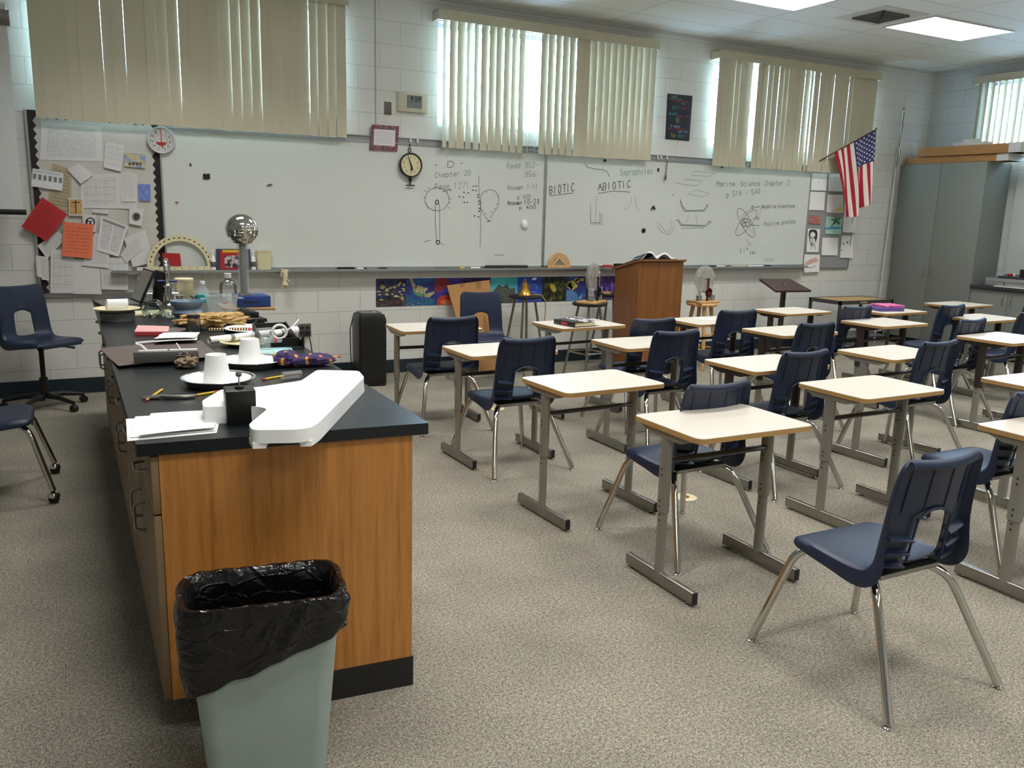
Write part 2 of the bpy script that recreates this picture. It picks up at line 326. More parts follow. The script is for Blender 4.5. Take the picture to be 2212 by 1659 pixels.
f = MB().box(RX+.1, RX+.15, 4.6, 7.03, 2.4, 2.44).box(RX+.1, RX+.15, 4.6, 7.03, 3.28, 3.32)
for q in (4.6, 5.8, 6.99): f.box(RX+.1, RX+.15, q, q+.04, 2.44, 3.28)
wo = struct('window_4', f, 'alu', smooth=False); obj('pane', MB().box(RX+.123, RX+.127, 4.64, 6.99, 2.44, 3.28), 'pane', wo, smooth=False)
struct('baseboard_front', MB().box(BX0, RX, WY-.012, WY, 0, .13), 'base', smooth=False)
struct('baseboard_right', MB().box(RX-.012, RX, BY0, WY-.012, 0, .13), 'base', smooth=False)
struct('baseboard_left', MB().box(BX0, BX0+.012, BY0, WY-.012, 0, .13), 'base', smooth=False)
struct('trim_1', MB().box(2.592, 2.604, WY-.003, WY, 2.26, CEILZ), mat('joint_seal', (168, 168, 164), .7), smooth=False)
struct('trim_2', MB().box(BX0, RX, WY-.022, WY, CEILZ-.03, CEILZ), mat('ceiling_angle', (200, 204, 204), .5), smooth=False)
struct('trim_3', MB().box(RX-.022, RX, BY0, WY-.022, CEILZ-.03, CEILZ), mat('ceiling_angle_side', (200, 204, 204), .5), smooth=False)

# ceiling troffers and the air vent
L0 = None
lamps = [(x, y) for x in (8.08, 5.64, 3.2, .76) for y in (6.05, 3.61, 1.17, -1.27)]
seen = {(8.08, 6.05): 'rectangular ceiling light fully in view beside the vent', (5.64, 6.05): 'ceiling light cut off by the top edge of the photo'}
for k, (x, y) in enumerate(lamps):
    lab = seen.get((x, y), 'ceiling light above the desks, outside the photo')
    if L0 is None:
        L0 = t = thing('ceiling_light', lab, 'ceiling light', (x, y, CEILZ), 0, 'ceiling lights')
        fr = MB()
        for a, b, c, d in ((-.61, .61, -.305, -.285), (-.61, .61, .285, .305), (-.61, -.59, -.285, .285), (.59, .61, -.285, .285)): fr.box(a, b, c, d, -.012, 0)
        obj('frame', fr, 'white_metal', t, smooth=False); obj('diffuser', MB().box(-.59, .59, -.285, .285, -.008, -.001), 'lamp', t, smooth=False)
        ld = bpy.data.lights.new('tubes', 'AREA'); ld.shape = 'RECTANGLE'; ld.size = 1.14; ld.size_y = .53; ld.energy = TUBES; ld.spread = R(125); ld.color = (1.0, .985, .95)
        lo = bpy.data.objects.new('tubes', ld); COL.objects.link(lo); lo.parent = t; lo.location = (0, 0, -.014)
    else: dup(L0, (x, y, CEILZ), 0, lab)
t = thing('ceiling_vent', 'square ceiling air vent with concentric louvres beside the ceiling light', 'vent', (7.08, 6.05, CEILZ))
obj('panel', MB().box(-.3, .3, -.3, .3, -.006, 0), 'white_metal', t, smooth=False)
lv = MB()
for s in (.18, .145, .11, .075, .04):
    lv.box(-s, s, -s, -s+.014, -.022, -.006).box(-s, s, s-.014, s, -.022, -.006).box(-s, -s+.014, -s, s, -.022, -.006).box(s-.014, s, -s, s, -.022, -.006)
obj('louvre', lv, 'vent', t, smooth=False)

# ------------------------------------------------------------------ vertical blinds
def blind(label, x0, x1, ztop, zbot, angs, side=None, over=(.05, .02)):
    L = x1-x0
    if side is None: t = thing('vertical_blind', label, 'blinds', (x0, WY-.10, 0), 0, 'vertical blinds')
    else: t = thing('vertical_blind', label, 'blinds', side, R(-90), 'vertical blinds')
    obj('valance', MB().box(-over[0], L+over[1], -.045, -.035, ztop-.09, ztop).box(-over[0], -over[0]+.008, -.035, .1, ztop-.09, ztop).box(L+over[1]-.008, L+over[1], -.035, .1, ztop-.09, ztop).box(-over[0], L+over[1], -.035, .1, ztop-.006, ztop), 'valance', t, smooth=False)
    obj('headrail', MB().box(0, L, -.02, .02, ztop-.045, ztop-.006), 'alu', t, smooth=False)
    n = int(round(L/.0815)); first = None; me = None
    for i in range(n):
        a = angs(i, n)
        if a is None: continue
        if me is None:
            g = MB().grid(lambda u, v: (-.0445+.089*u, .0009*(1-(2*u-1)**2), zbot+(ztop-.05-zbot)*v), 4, 1)
            first = obj('slat', g, 'slat', t, solid=.0012); me = first.data; o = first
        else:
            o = first.copy(); COL.objects.link(o); o.parent = t
        o.location = ((i+.5)*L/n, 0, random.uniform(-.004, .004)); o.rotation_euler = (0, R(random.uniform(-.12, .12)), R(a))
    return t
rnd = random.Random(3)
def a0(i, n): return {18: 9, 20: 14, 26: 12, 28: 14, 12: 8}.get(i, rnd.uniform(-2, 4))
def a1(i, n):
    if i in (11, 12): return 66
    if i == 0: return 40
    if i in (3, 4): return 30
    return {1: 16, 2: 13, 5: 14, 6: 14, 7: 17, 8: 13, 9: 20, 10: 24, 13: 12, 14: 15, 15: 17, 16: 9, 17: 16}.get(i, rnd.uniform(-18, -12) if i > 18 else 8)
def a2(i, n): return {6: 50, 17: 24, 3: 8, 9: 6, 12: 8, 21: 7}.get(i, rnd.uniform(-2, 4))
blind('long beige vertical blinds above the pinned-up papers at the left', -.144, 2.291, 3.40, 2.20, a0)
blind('partly open vertical blinds with daylight glaring through, middle window', 3.205, 5.655, 3.395, 2.17, a1)
blind('closed vertical blinds behind the flag, third window along', 6.53, 9.06, 3.395, 2.165, a2)
blind('vertical blinds on the side wall above the tall grey cabinet', 0, 2.5, 3.38, 2.4, lambda i, n: -30+rnd.uniform(-8, 6), side=(RX-.09, 7.09, 0))

# ------------------------------------------------------------------ student desks
def make_desk(dark):
    t = thing('student_desk', '', 'desk')
    W_, D_ = .635, .455
    top = obj('tabletop', MB().prism(rrect(W_-.003, D_-.003, .035), .7185, .7205, 0), 'lam', t)
    obj('edge_band', MB().prism(rrect(W_, D_, .036), .698, .7185, 0), 'edge', top, bevel=.003)
    lm = 'darkmetal' if dark else 'greymetal'
    for s in (-1, 1):
        x = s*.288
        sup = MB().prism([(-.19, .698), (.19, .698), (.10, .668), (-.10, .668)], x-.02, x+.02, T=Matrix(((0, 0, 1, 0), (1, 0, 0, 0), (0, 1, 0, 0), (0, 0, 0, 1))))
        obj('support_bracket', sup, lm, t, bevel=.004)
        leg = obj('leg', MB().tube([(x, .01, .668), (x, .01, .34)], .033, 16, sx=1.0, sy=.62), lm, t)
        obj('lower_tube', MB().tube([(x, .01, .345), (x, .01, .055)], .0275, 16, sx=1.0, sy=.6), 'greymetal', leg)
        for z in (.53, .505, .39, .365, .325, .30):
            q = .0213 if z > .34 else .0172; obj('bolt', MB().tube([(x-q, .01, z), (x+q, .01, z)], .0045, 8), 'rubber', leg)
        ft = obj('foot_rail', MB().prism(rrect(.030, .056, .008, 3, x, .038), -.235, .235, T=Matrix(((1, 0, 0, 0), (0, 0, 1, 0), (0, 1, 0, 0), (0, 0, 0, 1)))), 'steel', t)
        for q in (-1, 1):
            obj('end_cap', MB().box(x-.0132, x+.0132, *sorted((q*.2335, q*.237)), .012, .064), 'rubber', ft, smooth=False)
            obj('glide', MB().lathe([(.012, 0), (.014, .003), (.006, .006), (.005, .012)], 12, c=(x, q*.2, 0)), 'chrome', ft)
    obj('crossbar', MB().tube([(-.272, .01, .565), (.272, .01, .565)], .02, 14, sx=1.0, sy=.6), 'bar', t)
    return t
GD = 'student desks in rows on the carpet'
DESKS = [(2.485, 2.735, 0, 0, 'white-topped student desk nearest the lab bench end, in front of the nearest chair'),
 (2.425, 3.685, 3, 0, 'grey-legged student desk second from the camera in the row beside the lab bench'),
 (2.43, 4.80, 2, 0, 'grey-legged student desk third from the camera in the row beside the lab bench'),
 (2.42, 5.90, -2, 0, 'grey-legged student desk just right of the black air purifier'),
 (3.54, 4.74, 1, 0, 'student desk nearest the front of the brown lectern, with chairs before and behind it'),
 (3.61, 5.73, 4, 0, 'student desk with a textbook lying on it'),
 (3.77, 3.80, 1, 1, 'dark-legged student desk half hidden by the chair left of the large middle right desk'),
 (4.86, 5.60, 1, 1, 'student desk standing just in front of the light wooden stool'),
 (5.07, 4.89, 3, 1, 'dark-legged student desk with a chair tucked in, left of the desk with grey bracket'),
 (6.22, 5.99, 4, 1, 'dark-legged student desk standing below the tilted maroon table, nearest the wall'),
 (3.775, 3.03, 1, 0, 'large white-topped grey-legged desk in the middle right, two holes in its near leg'),
 (4.95, 3.82, 3, 0, 'student desk with a curved grey bracket, just behind the middle right desk'),
 (6.37, 5.05, 3, 1, 'dark-legged student desk in front of the desk with the pink and purple books'),
 (6.52, 4.04, 5, 1, 'dark-legged student desk at the right edge with brown uprights and grey lower tubes'),
 (4.94, 2.76, 0, 0, 'student desk with only its left corner showing at the right edge, middle height'),
 (3.83, 2.03, 0, 0, 'nearest student desk cut off by the right edge, beyond the nearest chair'),
 (7.28, 5.74, 2, 1, 'student desk holding the pink and purple books'),
 (8.72, 5.98, 4, 1, 'farthest student desk, close to the grey cabinets'),
 (7.72, 5.03, 2, 1, 'dark-legged student desk second from the grey cabinets, near the right edge'),
 (8.60, 4.84, 0, 1, 'student desk almost hidden between two chairs at the right edge')]
pr = {0: make_desk(0), 1: None}; pr[1] = make_desk(1); used = set()
for x, y, a, dk, lab in DESKS:
    if dk in used: dup(pr[dk], (x, y, 0), R(a), lab, GD)
    else: o = pr[dk]; o.location = (x, y, 0); o.rotation_euler = (0, 0, R(a)); o['label'] = lab; o['group'] = GD; used.add(dk)

# ------------------------------------------------------------------ moulded chairs
def catmull(P, n):
    out = []; m = len(P)-1
    for k in range(n+1):
        s = k/n*m; i = min(int(s), m-1); t = s-i
        p0, p1, p2, p3 = P[max(i-1, 0)], P[i], P[i+1], P[min(i+2, m)]
        out.append([.5*((2*b)+(-a+c)*t+(2*a-5*b+4*c-d)*t*t+(-a+3*b-3*c+d)*t**3) for a, b, c, d in zip(p0, p1, p2, p3)])
    return out
def shell_mesh():
    #      y     z    halfw  curl  edge-forward
    P = [(.232, .420, .165, .012, .0), (.222, .442, .198, .028, .0), (.15, .446, .212, .042, .002), (.04, .436, .215, .050, .006), (-.05, .430, .216, .064, .012),
         (-.105, .438, .216, .072, .018), (-.140, .470, .214, .066, .026), (-.157, .525, .210, .050, .032), (-.168, .60, .205, .036, .034), (-.180, .70, .201, .032, .034),
         (-.192, .78, .197, .028, .030), (-.200, .822, .188, .022, .026), (-.206, .838, .165, .010, .024)]
    C_ = catmull(P, 30); mb = MB(); rows = []
    zlo, zhi = .468, .632
    for k, (y, z, hw, cu, ef) in enumerate(C_):
        a = C_[max(k-1, 0)]; b = C_[min(k+1, 30)]; ty, tz = b[0]-a[0], b[1]-a[1]; L = math.hypot(ty, tz); ny, nz = tz/L, -ty/L     # tangent -> outward (down / rear) normal
        # tangent runs backwards then up, outward side is down then rear
        ny, nz = (-abs(tz)/L if k > 4 else -tz/L*0), -abs(ty)/L
        h = .082 if z < zlo else .082-.014*min(1, (z-zlo)/(zhi-zlo)); row = []
        for q in range(5): row.append((-hw+(hw-h)*q/4))
        for q in range(1, 7): row.append(-h+2*h*q/6)
        for q in range(1, 5): row.append(h+(hw-h)*q/4)
        r = []
        for x in [row[0]]+row+[row[-1]]:
            u = abs(x)/hw; r.append([x, y-ny*ef*u*u*1.0, z-nz*ef*u*u, ny, nz])
        for e, s in ((0, -1), (-1, 1)):
            r[e] = [r[e][0]+s*.006, r[e][1]+ny*cu, r[e][2]+nz*cu, 0, 0]
        rows.append(r)
    # rounded arch over the opening and dip at the bottom
    kb = min(range(31), key=lambda k: abs(C_[k][1]-zlo)+(0 if k > 12 else 9)); kt = min(range(31), key=lambda k: abs(C_[k][1]-zhi)+(0 if k > 12 else 9))
    for k, s in ((kt, .014), (kt+1, .007), (kb, -.006)):
        for j in range(6, 11):
            x = rows[k][j][0]; rows[k][j][2] += s*(1-(x/.075)**2)
    nc = len(rows[0])
    # rear flange at the top, lip at the front
    rows.append([[p[0]*1.0, p[1]-.016, p[2]-.008, 0, 0] for p in rows[-1]]); rows.append([[p[0], p[1]-.002, p[2]-.022, 0, 0] for p in rows[-1]])
    rows.insert(0, [[p[0], p[1]+.003, p[2]-.018, 0, 0] for p in rows[0]]); kb += 1; kt += 1
    for r in rows: mb.v += [tuple(p[:3]) for p in r]
    for k in range(len(rows)-1):
        for j in range(nc-1):
            if kb <= k < kt and 5 <= j < 11: continue
            q = k*nc+j; mb.f.append((q, q+1, q+nc+1, q+nc)); mb.m.append(0)
    return mb, C_
SHELL, CL = shell_mesh()
def rib_mesh():
    m = MB()
    def yat(z): 
        c = min((c for c in CL[14:]), key=lambda c: abs(c[1]-z)); return c[0], c[2]
    for z in (.475, .525, .575):
        for s in (-1, 1):
            pts = []
            for q in range(6):
                x = s*(.092+.095*q/5); y, hw = yat(z); e = .033*(abs(x)/hw)**2; pts.append((x, y+e, z-.006+.012*q/5))
            for a, b in zip(pts, pts[1:]):
                m.add([(a[0], a[1]-.003, a[2]), (b[0], b[1]-.003, b[2]), (b[0], b[1]-.028, b[2]-.012), (a[0], a[1]-.028, a[2]-.012), (a[0], a[1]-.003, a[2]-.005), (b[0], b[1]-.003, b[2]-.005), (b[0], b[1]-.028, b[2]-.017), (a[0], a[1]-.028, a[2]-.017)],
                      [(0, 1, 2, 3), (7, 6, 5, 4), (3, 2, 6, 7), (0, 4, 5, 1), (0, 3, 7, 4), (1, 5, 6, 2)])
    for x in (-.14, -.05, .05, .14):
        y0, w0 = yat(.65); y1, w1 = yat(.80); e = .033*(abs(x)/w0)**2
        m.tube([(x*1.02, y0+e-.003, .655), (x, y1+e-.003, .805)], .0035, 6)
    m.tube([(-.085+.17*q/8, yat(.64)[0]-.008, .628+.03*(1-(q/4-1)**2)) for q in range(9)], .006, 6)
    for s in (-1, 1): m.tube([(s*.084, yat(.64)[0]-.010, .635), (s*.09, yat(.5)[0]-.012, .475)], .005, 6)
    return m
def chair_shell(t, dz=0):
    sh = obj('shell', SHELL, 'navy', t, solid=.005, sub=1); rb = obj('back_rib', rib_mesh(), 'navy', t)
    sh.location.z = rb.location.z = dz
    return sh
def make_chair(casters=False):
    t = thing('caster_chair' if casters else 'classroom_chair', '', 'chair')
    chair_shell(t)
    lift = .055 if casters else 0
    for sx in (-1, 1):
        for kind in ('f', 'r'):
            if kind == 'f': p = [(sx*.28, .31, .012+lift), (sx*.185, .215, .398), (sx*.09, .115, .413), (sx*.02, .09, .415)]
            else: p = [(sx*.28, -.31, .012+lift), (sx*.185, -.135, .375), (sx*.11, -.05, .405), (sx*.02, -.02, .408)]
            lg = obj('leg', MB().tube(fillet(p, .085, 8), .0152, 14), 'chrome', t)
            if not casters: obj('glide', MB().lathe([(.014, 0), (.0165, .004), (.012, .008), (.006, .010), (.006, .02)], 14, c=(p[0][0], p[0][1], 0)), 'chrome', lg)
            else:
                c = p[0]; cm = MB().tube([(c[0]-.011, c[1], .027), (c[0]+.011, c[1], .027)], .027, 16).tube([(c[0], c[1], .05), (c[0], c[1], .075)], .009, 8)
                obj('caster', cm, 'rubber', lg); obj('caster_hood', MB().lathe([(.0, .062), (.02, .058), (.03, .045), (.031, .034)], 14, c=(c[0], c[1], 0)), 'chrome', lg)
    obj('seat_plate', MB().box(-.14, .14, -.06, .15, .406, .414).box(-.15, .15, -.12, -.075, .40, .418), 'steel', t, bevel=.003)
    return t
GC = 'navy plastic chairs at the student desks'
CHAIRS = [(2.50, 1.88, 0, 'nearest navy plastic chair standing alone in the right foreground'),
 (2.61, 3.11, 2, 'navy chair behind the nearest desk, its seat poking out at the left of that desk'),
 (2.44, 4.64, 2, 'navy chair with a bright blue seat, nearest the dark corner of the lab bench top'),
 (2.41, 5.70, 0, 'navy chair at the desk beside the black air purifier, back turned to the camera'),
 (3.83, 5.22, 0, 'navy chair partly hidden, standing at the lectern foot behind another chair'),
 (3.56, 4.62, 2, 'navy chair with arched back opening directly in front of the brown lectern'),
 (4.90, 5.49, -3, 'navy chair right in front of the light wooden stool, left of the maroon table'),
 (4.90, 4.66, 2, 'navy chair tucked under the dark-legged desk in the fourth row, middle of the room'),
 (3.76, 3.68, 2, 'navy chair behind the nearest desk and left of the large middle desk'),
 (6.25, 5.45, 2, 'navy chair left of the desk with the pink and purple books'),
 (4.96, 3.69, 3, 'navy chair directly behind the large middle right desk, its opening showing chrome legs'),
 (6.42, 4.46, 6, 'navy chair tucked at the dark-legged desk near the right edge, seen at an angle'),
 (7.36, 5.30, 3, 'navy chair facing the grey cabinets left of the second desk from them'),
 (8.64, 5.28, 3, 'farthest navy chair cut off by the right edge, higher up in the photo'),
 (3.95, 2.44, 0, 'navy chair cut off by the right edge, between the two nearest right-edge desks'),
 (7.52, 4.65, 3, 'navy chair cut off by the right edge, just below the farthest one')]
c0 = make_chair()
for i, (x, y, a, lab) in enumerate(CHAIRS):
    if i == 0: c0.location = (x, y, 0); c0['label'] = lab; c0['group'] = GC
    else: dup(c0, (x, y, 0), R(a), lab, GC)
dup(c0, (3.40, 6.98, 0), R(176), 'navy chair facing the camera in front of the leaning cardboard sheet')['group'] = 'chairs apart from the desks'
t = make_chair(True); t.location = (-.47, 5.18, 0); t.rotation_euler.z = R(-90); tag(t, 'navy chair on casters cut off by the left edge, only seat and legs showing', 'chair')
# swivel chair
t = thing('swivel_chair', 'navy swivel chair on a black five-star base against the left wall', 'chair', (-.24, 7.30, 0), R(-140))
chair_shell(t, .095)
obj('post', MB().lathe([(.03, .1), (.03, .24), (.018, .245), (.018, .45), (.026, .455), (.026, .49)], 18), 'blackm', t)
obj('seat_plate', MB().box(-.1, .1, -.13, .11, .487, .51), 'blackm', t, bevel=.004)
obj('lever', MB().tube([(-.02, 0, .48), (-.2, .02, .455), (-.27, .03, .44)], [.006, .006, .012], 8), 'black', t)
for k in range(5):
    a = R(72*k+20); e = (.29*math.cos(a), .29*math.sin(a)); pr_ = obj('prong', MB().tube([(0, 0, .10), (e[0]*.5, e[1]*.5, .095), (e[0], e[1], .068)], [.024, .02, .014], 10), 'black', t)
    obj('caster', MB().tube([(e[0]-.02*math.sin(a), e[1]+.02*math.cos(a), .027), (e[0]+.02*math.sin(a), e[1]-.02*math.cos(a), .027)], .027, 14).tube([(e[0], e[1], .03), (e[0], e[1], .07)], .01, 8), 'black', pr_)
from mathutils import noise as mnoise
# ------------------------------------------------------------------ drawing helpers for ink and print
FONT = {'A': '022842 1535', 'B': '02082837362505 2534332202', 'C': '3728180604122233', 'D': '02082836342202', 'I': '1218', 'L': '080232', 'M': '0208254842', 'N': '02083238', 'O': '180604122234362818',
 'P': '02082837362505', 'R': '02082837362505 1532', 'S': '37281807061525343322120 3'.replace(' ', ''), 'T': '0848 2822', 'a': '36160503122335 3632', 'c': '35260604122233', 'd': '3832 36160503122334', 'e': '04343526160503122233',
 'g': '361605041334 3631200001', 'h': '0802 05163532', 'i': '1612 1817', 'k': '0802 360432', 'l': '1812', 'n': '0602 0516263532', 'o': '160503122233352616', 'p': '0600 0516263533221203', 'r': '0602 05162635',
 's': '352616051433221203', 't': '18131222 0636', 'u': '0603122233 3632', 'v': '061236', 'w': '0602254246', 'f': '3828171202 0535'.replace('02 ', ' '), 'm': '0602 051612 162532', 'y': '0614 3600', 'b': '0802 0516263533221203', 'H': '0802 3832 0535', '0': '180604122234362818', '1': '071812',
 '2': '07182837360232', '3': '0718283736152534332212 03'.replace(' ', ''), '4': '280434 2822', '5': '380805253433221203', '6': '280603122233342505', '7': '083812', '8': '15071828372515 15030222332515', '9': '3615060718283736 3612', '-': '0535', '+': '0535 2723', '.': '1213', '%': '02'}
def glyphs(s, p0, p1, h):                    # handwriting strokes along a baseline, in photo pixels
    out = []; n = len(s); ux, uy = (p1[0]-p0[0])/(5*n), (p1[1]-p0[1])/(5*n); k = h/6
    for i, ch in enumerate(s):
        if ch == ' ': continue
        for st in FONT.get(ch, '0535').split():
            out.append([(p0[0]+ux*(5*i+int(st[j])+rnd.uniform(-.15, .15)), p0[1]+uy*(5*i+int(st[j]))-(int(st[j+1])-2)*k+rnd.uniform(-.1, .1)) for j in range(0, len(st)-1, 2)])
    return out
def arc(cx, cy, rx, ry, a0=0, a1=360, n=26, rot=0):
    o = []
    for i in range(n+1):
        a = R(a0+(a1-a0)*i/n); x, y = rx*math.cos(a), ry*math.sin(a); o.append((cx+x*math.cos(R(rot))-y*math.sin(R(rot)), cy+x*math.sin(R(rot))+y*math.cos(R(rot))))
    return o
def ink(mb, strokes, yy, wd, m=0, conv=None):  # flat ribbons lying on the plane y = yy
    for st in strokes:
        pts = [conv(p) if conv else (lambda q: (q.x, q.z))(Y(p[0], p[1], yy)) for p in st]
        for a, b in zip(pts, pts[1:]):
            dx, dz = b[0]-a[0], b[1]-a[1]; L = math.hypot(dx, dz)
            if L < 1e-6: continue
            nx, nz = -dz/L*wd/2, dx/L*wd/2; ex, ez = dx/L*wd*.3, dz/L*wd*.3
            mb.add([(a[0]-ex-nx, yy, a[1]-ez-nz), (b[0]+ex-nx, yy, b[1]+ez-nz), (b[0]+ex+nx, yy, b[1]+ez+nz), (a[0]-ex+nx, yy, a[1]-ez+nz)], [(0, 1, 2, 3)], m)
    return mb
def wr(parent, items, m, wd):
    for it in items: obj('marker_writing', ink(MB(), glyphs(*it), IY, wd), m, parent, smooth=False)
def Z1(pts): return [(700+x/3.6867, 250+y/3.6867) for x, y in pts]
def Z2(pts): return [(1200+x/3.6867, 300+y/3.6867) for x, y in pts]
def blob(c, rad, amp=.2, fr=8, nu=24, nv=14, m=0, mb=None, seed=0, T=None):
    def f(u, v):
        a, b = 2*math.pi*u, math.pi*(v-.5); d = Vector((math.cos(b)*math.cos(a), math.cos(b)*math.sin(a), math.sin(b)))
        k = 1+amp*mnoise.noise(d*fr*.25+Vector((seed, seed*2, 0)))+amp*.5*mnoise.noise(d*fr+Vector((seed, 0, 3)))
        p = Vector((d.x*rad[0], d.y*rad[1], d.z*rad[2]))*k; p = (T @ p) if T else p
        return p+Vector(c)
    return (mb or MB()).grid(f, nu, nv, m)
def quad_sheet(P, m=0, bow=0.0, th=.0006, n=6, mb=None):   # P: bl, br, tr, tl ; bow lifts towards the viewer (-Y) or up
    P = [Vector(p) for p in P]; nrm = (P[1]-P[0]).cross(P[3]-P[0]).normalized()
    def f(u, v): return P[0]*(1-u)*(1-v)+P[1]*u*(1-v)+P[2]*u*v+P[3]*(1-u)*v+nrm*(bow*((1-v)**3)+abs(bow)*.25*math.sin(u*3.1))
    return (mb or MB()).grid(f, n, n, m)

# ------------------------------------------------------------------ whiteboards
BY = WY-.026
def board(name, label, x0, x1, z0, z1):
    t = thing(name, label, 'whiteboard', (0, 0, 0))
    obj('writing_surface', MB().box(x0+.012, x1-.012, BY+.001, WY-.002, z0+.01, z1-.01), 'board', t, smooth=False)
    obj('frame', MB().box(x0, x0+.014, WY-.034, WY, z0, z1).box(x1-.014, x1, WY-.034, WY, z0, z1).box(x0, x1, WY-.034, WY, z1-.012, z1).box(x0, x1, WY-.034, WY, z0, z0+.012), 'alu', t, smooth=False)
    return t
wb1 = board('whiteboard', 'left whiteboard with circle and balloon sketches and page numbers', .725, 4.405, 1.03, 2.19)
wb2 = board('whiteboard', 'right whiteboard with BIOTIC, ABIOTIC and an atom sketch written on it', 4.407, 8.165, 1.03, 2.19)
for q in (wb1, wb2): q['group'] = 'whiteboards on the front wall'
t = thing('marker_tray', 'long aluminium marker tray below both whiteboards', 'tray', (0, 0, 0))
obj('ledge', MB().box(.30, 8.165, WY-.105, WY-.034, 1.012, 1.02).box(.30, 8.165, WY-.111, WY-.105, 1.006, 1.027), 'alu', t, smooth=False)
obj('apron', MB().box(.725, 8.165, WY-.034, WY-.001, .985, 1.029), 'alu', t, smooth=False)
t = thing('map_rail', 'grey map rail running along the top of the whiteboards', 'rail')
obj('rail', MB().box(.73, 8.165, WY-.03, WY, 2.192, 2.2).box(.73, 8.165, WY-.03, WY, 2.236, 2.243), 'alu', t, smooth=False); obj('cork_strip', MB().box(.73, 8.165, WY-.02, WY, 2.2, 2.236), 'tack', t, smooth=False)
IY = BY-.0006
d = MB(); f_ = MB(); md = MB(); gr = MB()
ink(md, [Z1(arc(900, 665, 95, 92, 20, 250))+[], Z1(arc(900, 665, 95, 92, 250, 375)), Z1([(888, 700), (885, 820), (892, 930), (895, 1000)]), Z1([(918, 700), (922, 820), (922, 1000)]), Z1([(980, 610), (975, 595), (1010, 590)]), Z1([(1000, 583), (1012, 590), (1002, 600)]), Z1([(795, 1005), (850, 990)]), Z1([(925, 1010), (950, 1028)]),
    Z1([(1232, 478), (1232, 560), (1237, 640), (1246, 720), (1248, 900), (1243, 1045)]), Z1([(1310, 835), (1275, 790), (1250, 745), (1245, 690), (1252, 630), (1280, 598), (1325, 588), (1365, 602), (1392, 645), (1394, 700), (1375, 740), (1345, 780), (1322, 822)]), Z1([(1295, 850), (1310, 838), (1326, 843), (1312, 832), (1302, 842)]), Z1([(1360, 1110), (1430, 1108)])], IY, .0045)
ink(d, [Z1(arc(900, 688, 13, 16)), Z1(arc(906, 1008, 13, 16))], IY, .008)
ink(d, [Z1([(x-4, y), (x+5, y)]) for x, y in ((1190, 562), (1212, 560), (1185, 592), (1210, 596), (1115, 610), (1147, 615), (1078, 645), (1110, 648), (1117, 690), (1140, 690), (1226, 630), (1226, 648), (1233, 680), (1233, 703), (1237, 738), (1197, 798), (1230, 806), (1235, 760))], IY, .010)
ink(md, [Z1([(x, y), (x+9, y+3)]) for x, y in ((795, 650), (803, 692), (815, 712), (823, 733), (1003, 660), (996, 692), (990, 733), (826, 572), (803, 597), (1380, 640), (1372, 700), (1355, 740), (1330, 765), (1285, 780), (1258, 750), (1250, 690), (1290, 605))], IY, .006)
wr(wb1, [('Read 352-', (1095, 364), (1166, 362), 12), ('356', (1134, 382), (1160, 381), 11), ('Answer 1-11', (1095, 410), (1164, 409), 10), ('p 400', (1118, 430), (1148, 429), 9), ('Chapter 20', (940, 384), (1020, 378), 11), ('Page 1271', (940, 410), (1016, 406), 13)], 'faint', .0055)
ink(md, [Z1([(885, 393), (900, 393)]), Z1([(1085, 378), (1105, 380)])], IY, .006)
wr(wb1, [('D', (967, 361.5), (990, 361.5), 13), ('p 400', (1122, 452), (1160, 450.5), 7)], 'marker', .005)
wr(wb1, [('Answer', (1096, 443), (1130, 442), 9), ('10-23', (1133, 441.5), (1167, 440), 10)], 'markerdark', .005)
obj('marker_drawing', d, 'markerdark', wb1, smooth=False); obj('marker_drawing', md, 'marker', wb1, smooth=False)
d = MB(); f_ = MB(); md = MB(); gr = MB()
wr(wb2, [('BIOTIC', (1187, 419.5), (1244, 412), 17), ('ABIOTIC', (1292, 412), (1366, 404), 15)], 'markerdark', .007)
ink(md, [[(1188, 423), (1212, 420), (1238, 417)], [(1292, 418), (1325, 412.5), (1361, 415)]], IY, .006)
wr(wb2, [('Marine', (1548.5, 403), (1590, 402.5), 11), ('Science', (1600, 402.5), (1644, 401.5), 11), ('Chapter 21', (1652, 401.5), (1712, 400), 11), ('p 514 - 540', (1570, 426), (1644, 418), 11), ('Negative electrons', (1646, 450), (1718, 448.5), 8), ('Positive protons', (1650, 489), (1719, 482), 9), ('Li+', (1600, 545.5), (1618, 541), 10), ('ion', (1620, 550), (1632, 548), 7)], 'marker', .0045)
ink(md, [Z2(q) for q in ([(235, 195), (255, 225), (320, 240), (380, 245), (410, 260), (428, 298)], [(280, 600), (280, 668), (355, 668), (355, 590)], [(995, 480), (1005, 545), (1035, 578), (1185, 575), (1215, 530), (1197, 522)], [(1003, 520), (1040, 570), (1180, 567), (1205, 528)], [(955, 650), (970, 645), (1000, 690), (1195, 697), (1240, 660), (1222, 655)], [(975, 640), (1008, 683), (1190, 690), (1225, 655)],
    arc(1518, 668, 125, 42, rot=-52), arc(1518, 668, 130, 40, rot=62+180), arc(1512, 650, 14, 15), arc(1502, 682, 13, 14), arc(1530, 680, 14, 15), arc(1516, 668, 31, 36), [(1592, 546), (1625, 535)], arc(1570, 545, 9, 10), [(1548, 686), (1630, 691)], arc(1610, 632, 12, 10), [(925, 458), (940, 438)], [(990, 500), (1008, 510)])], IY, .0055)
ink(d, [Z2([(x, 710), (x+7, 711)]) for x in range(1003, 1190, 21)], IY, .008)
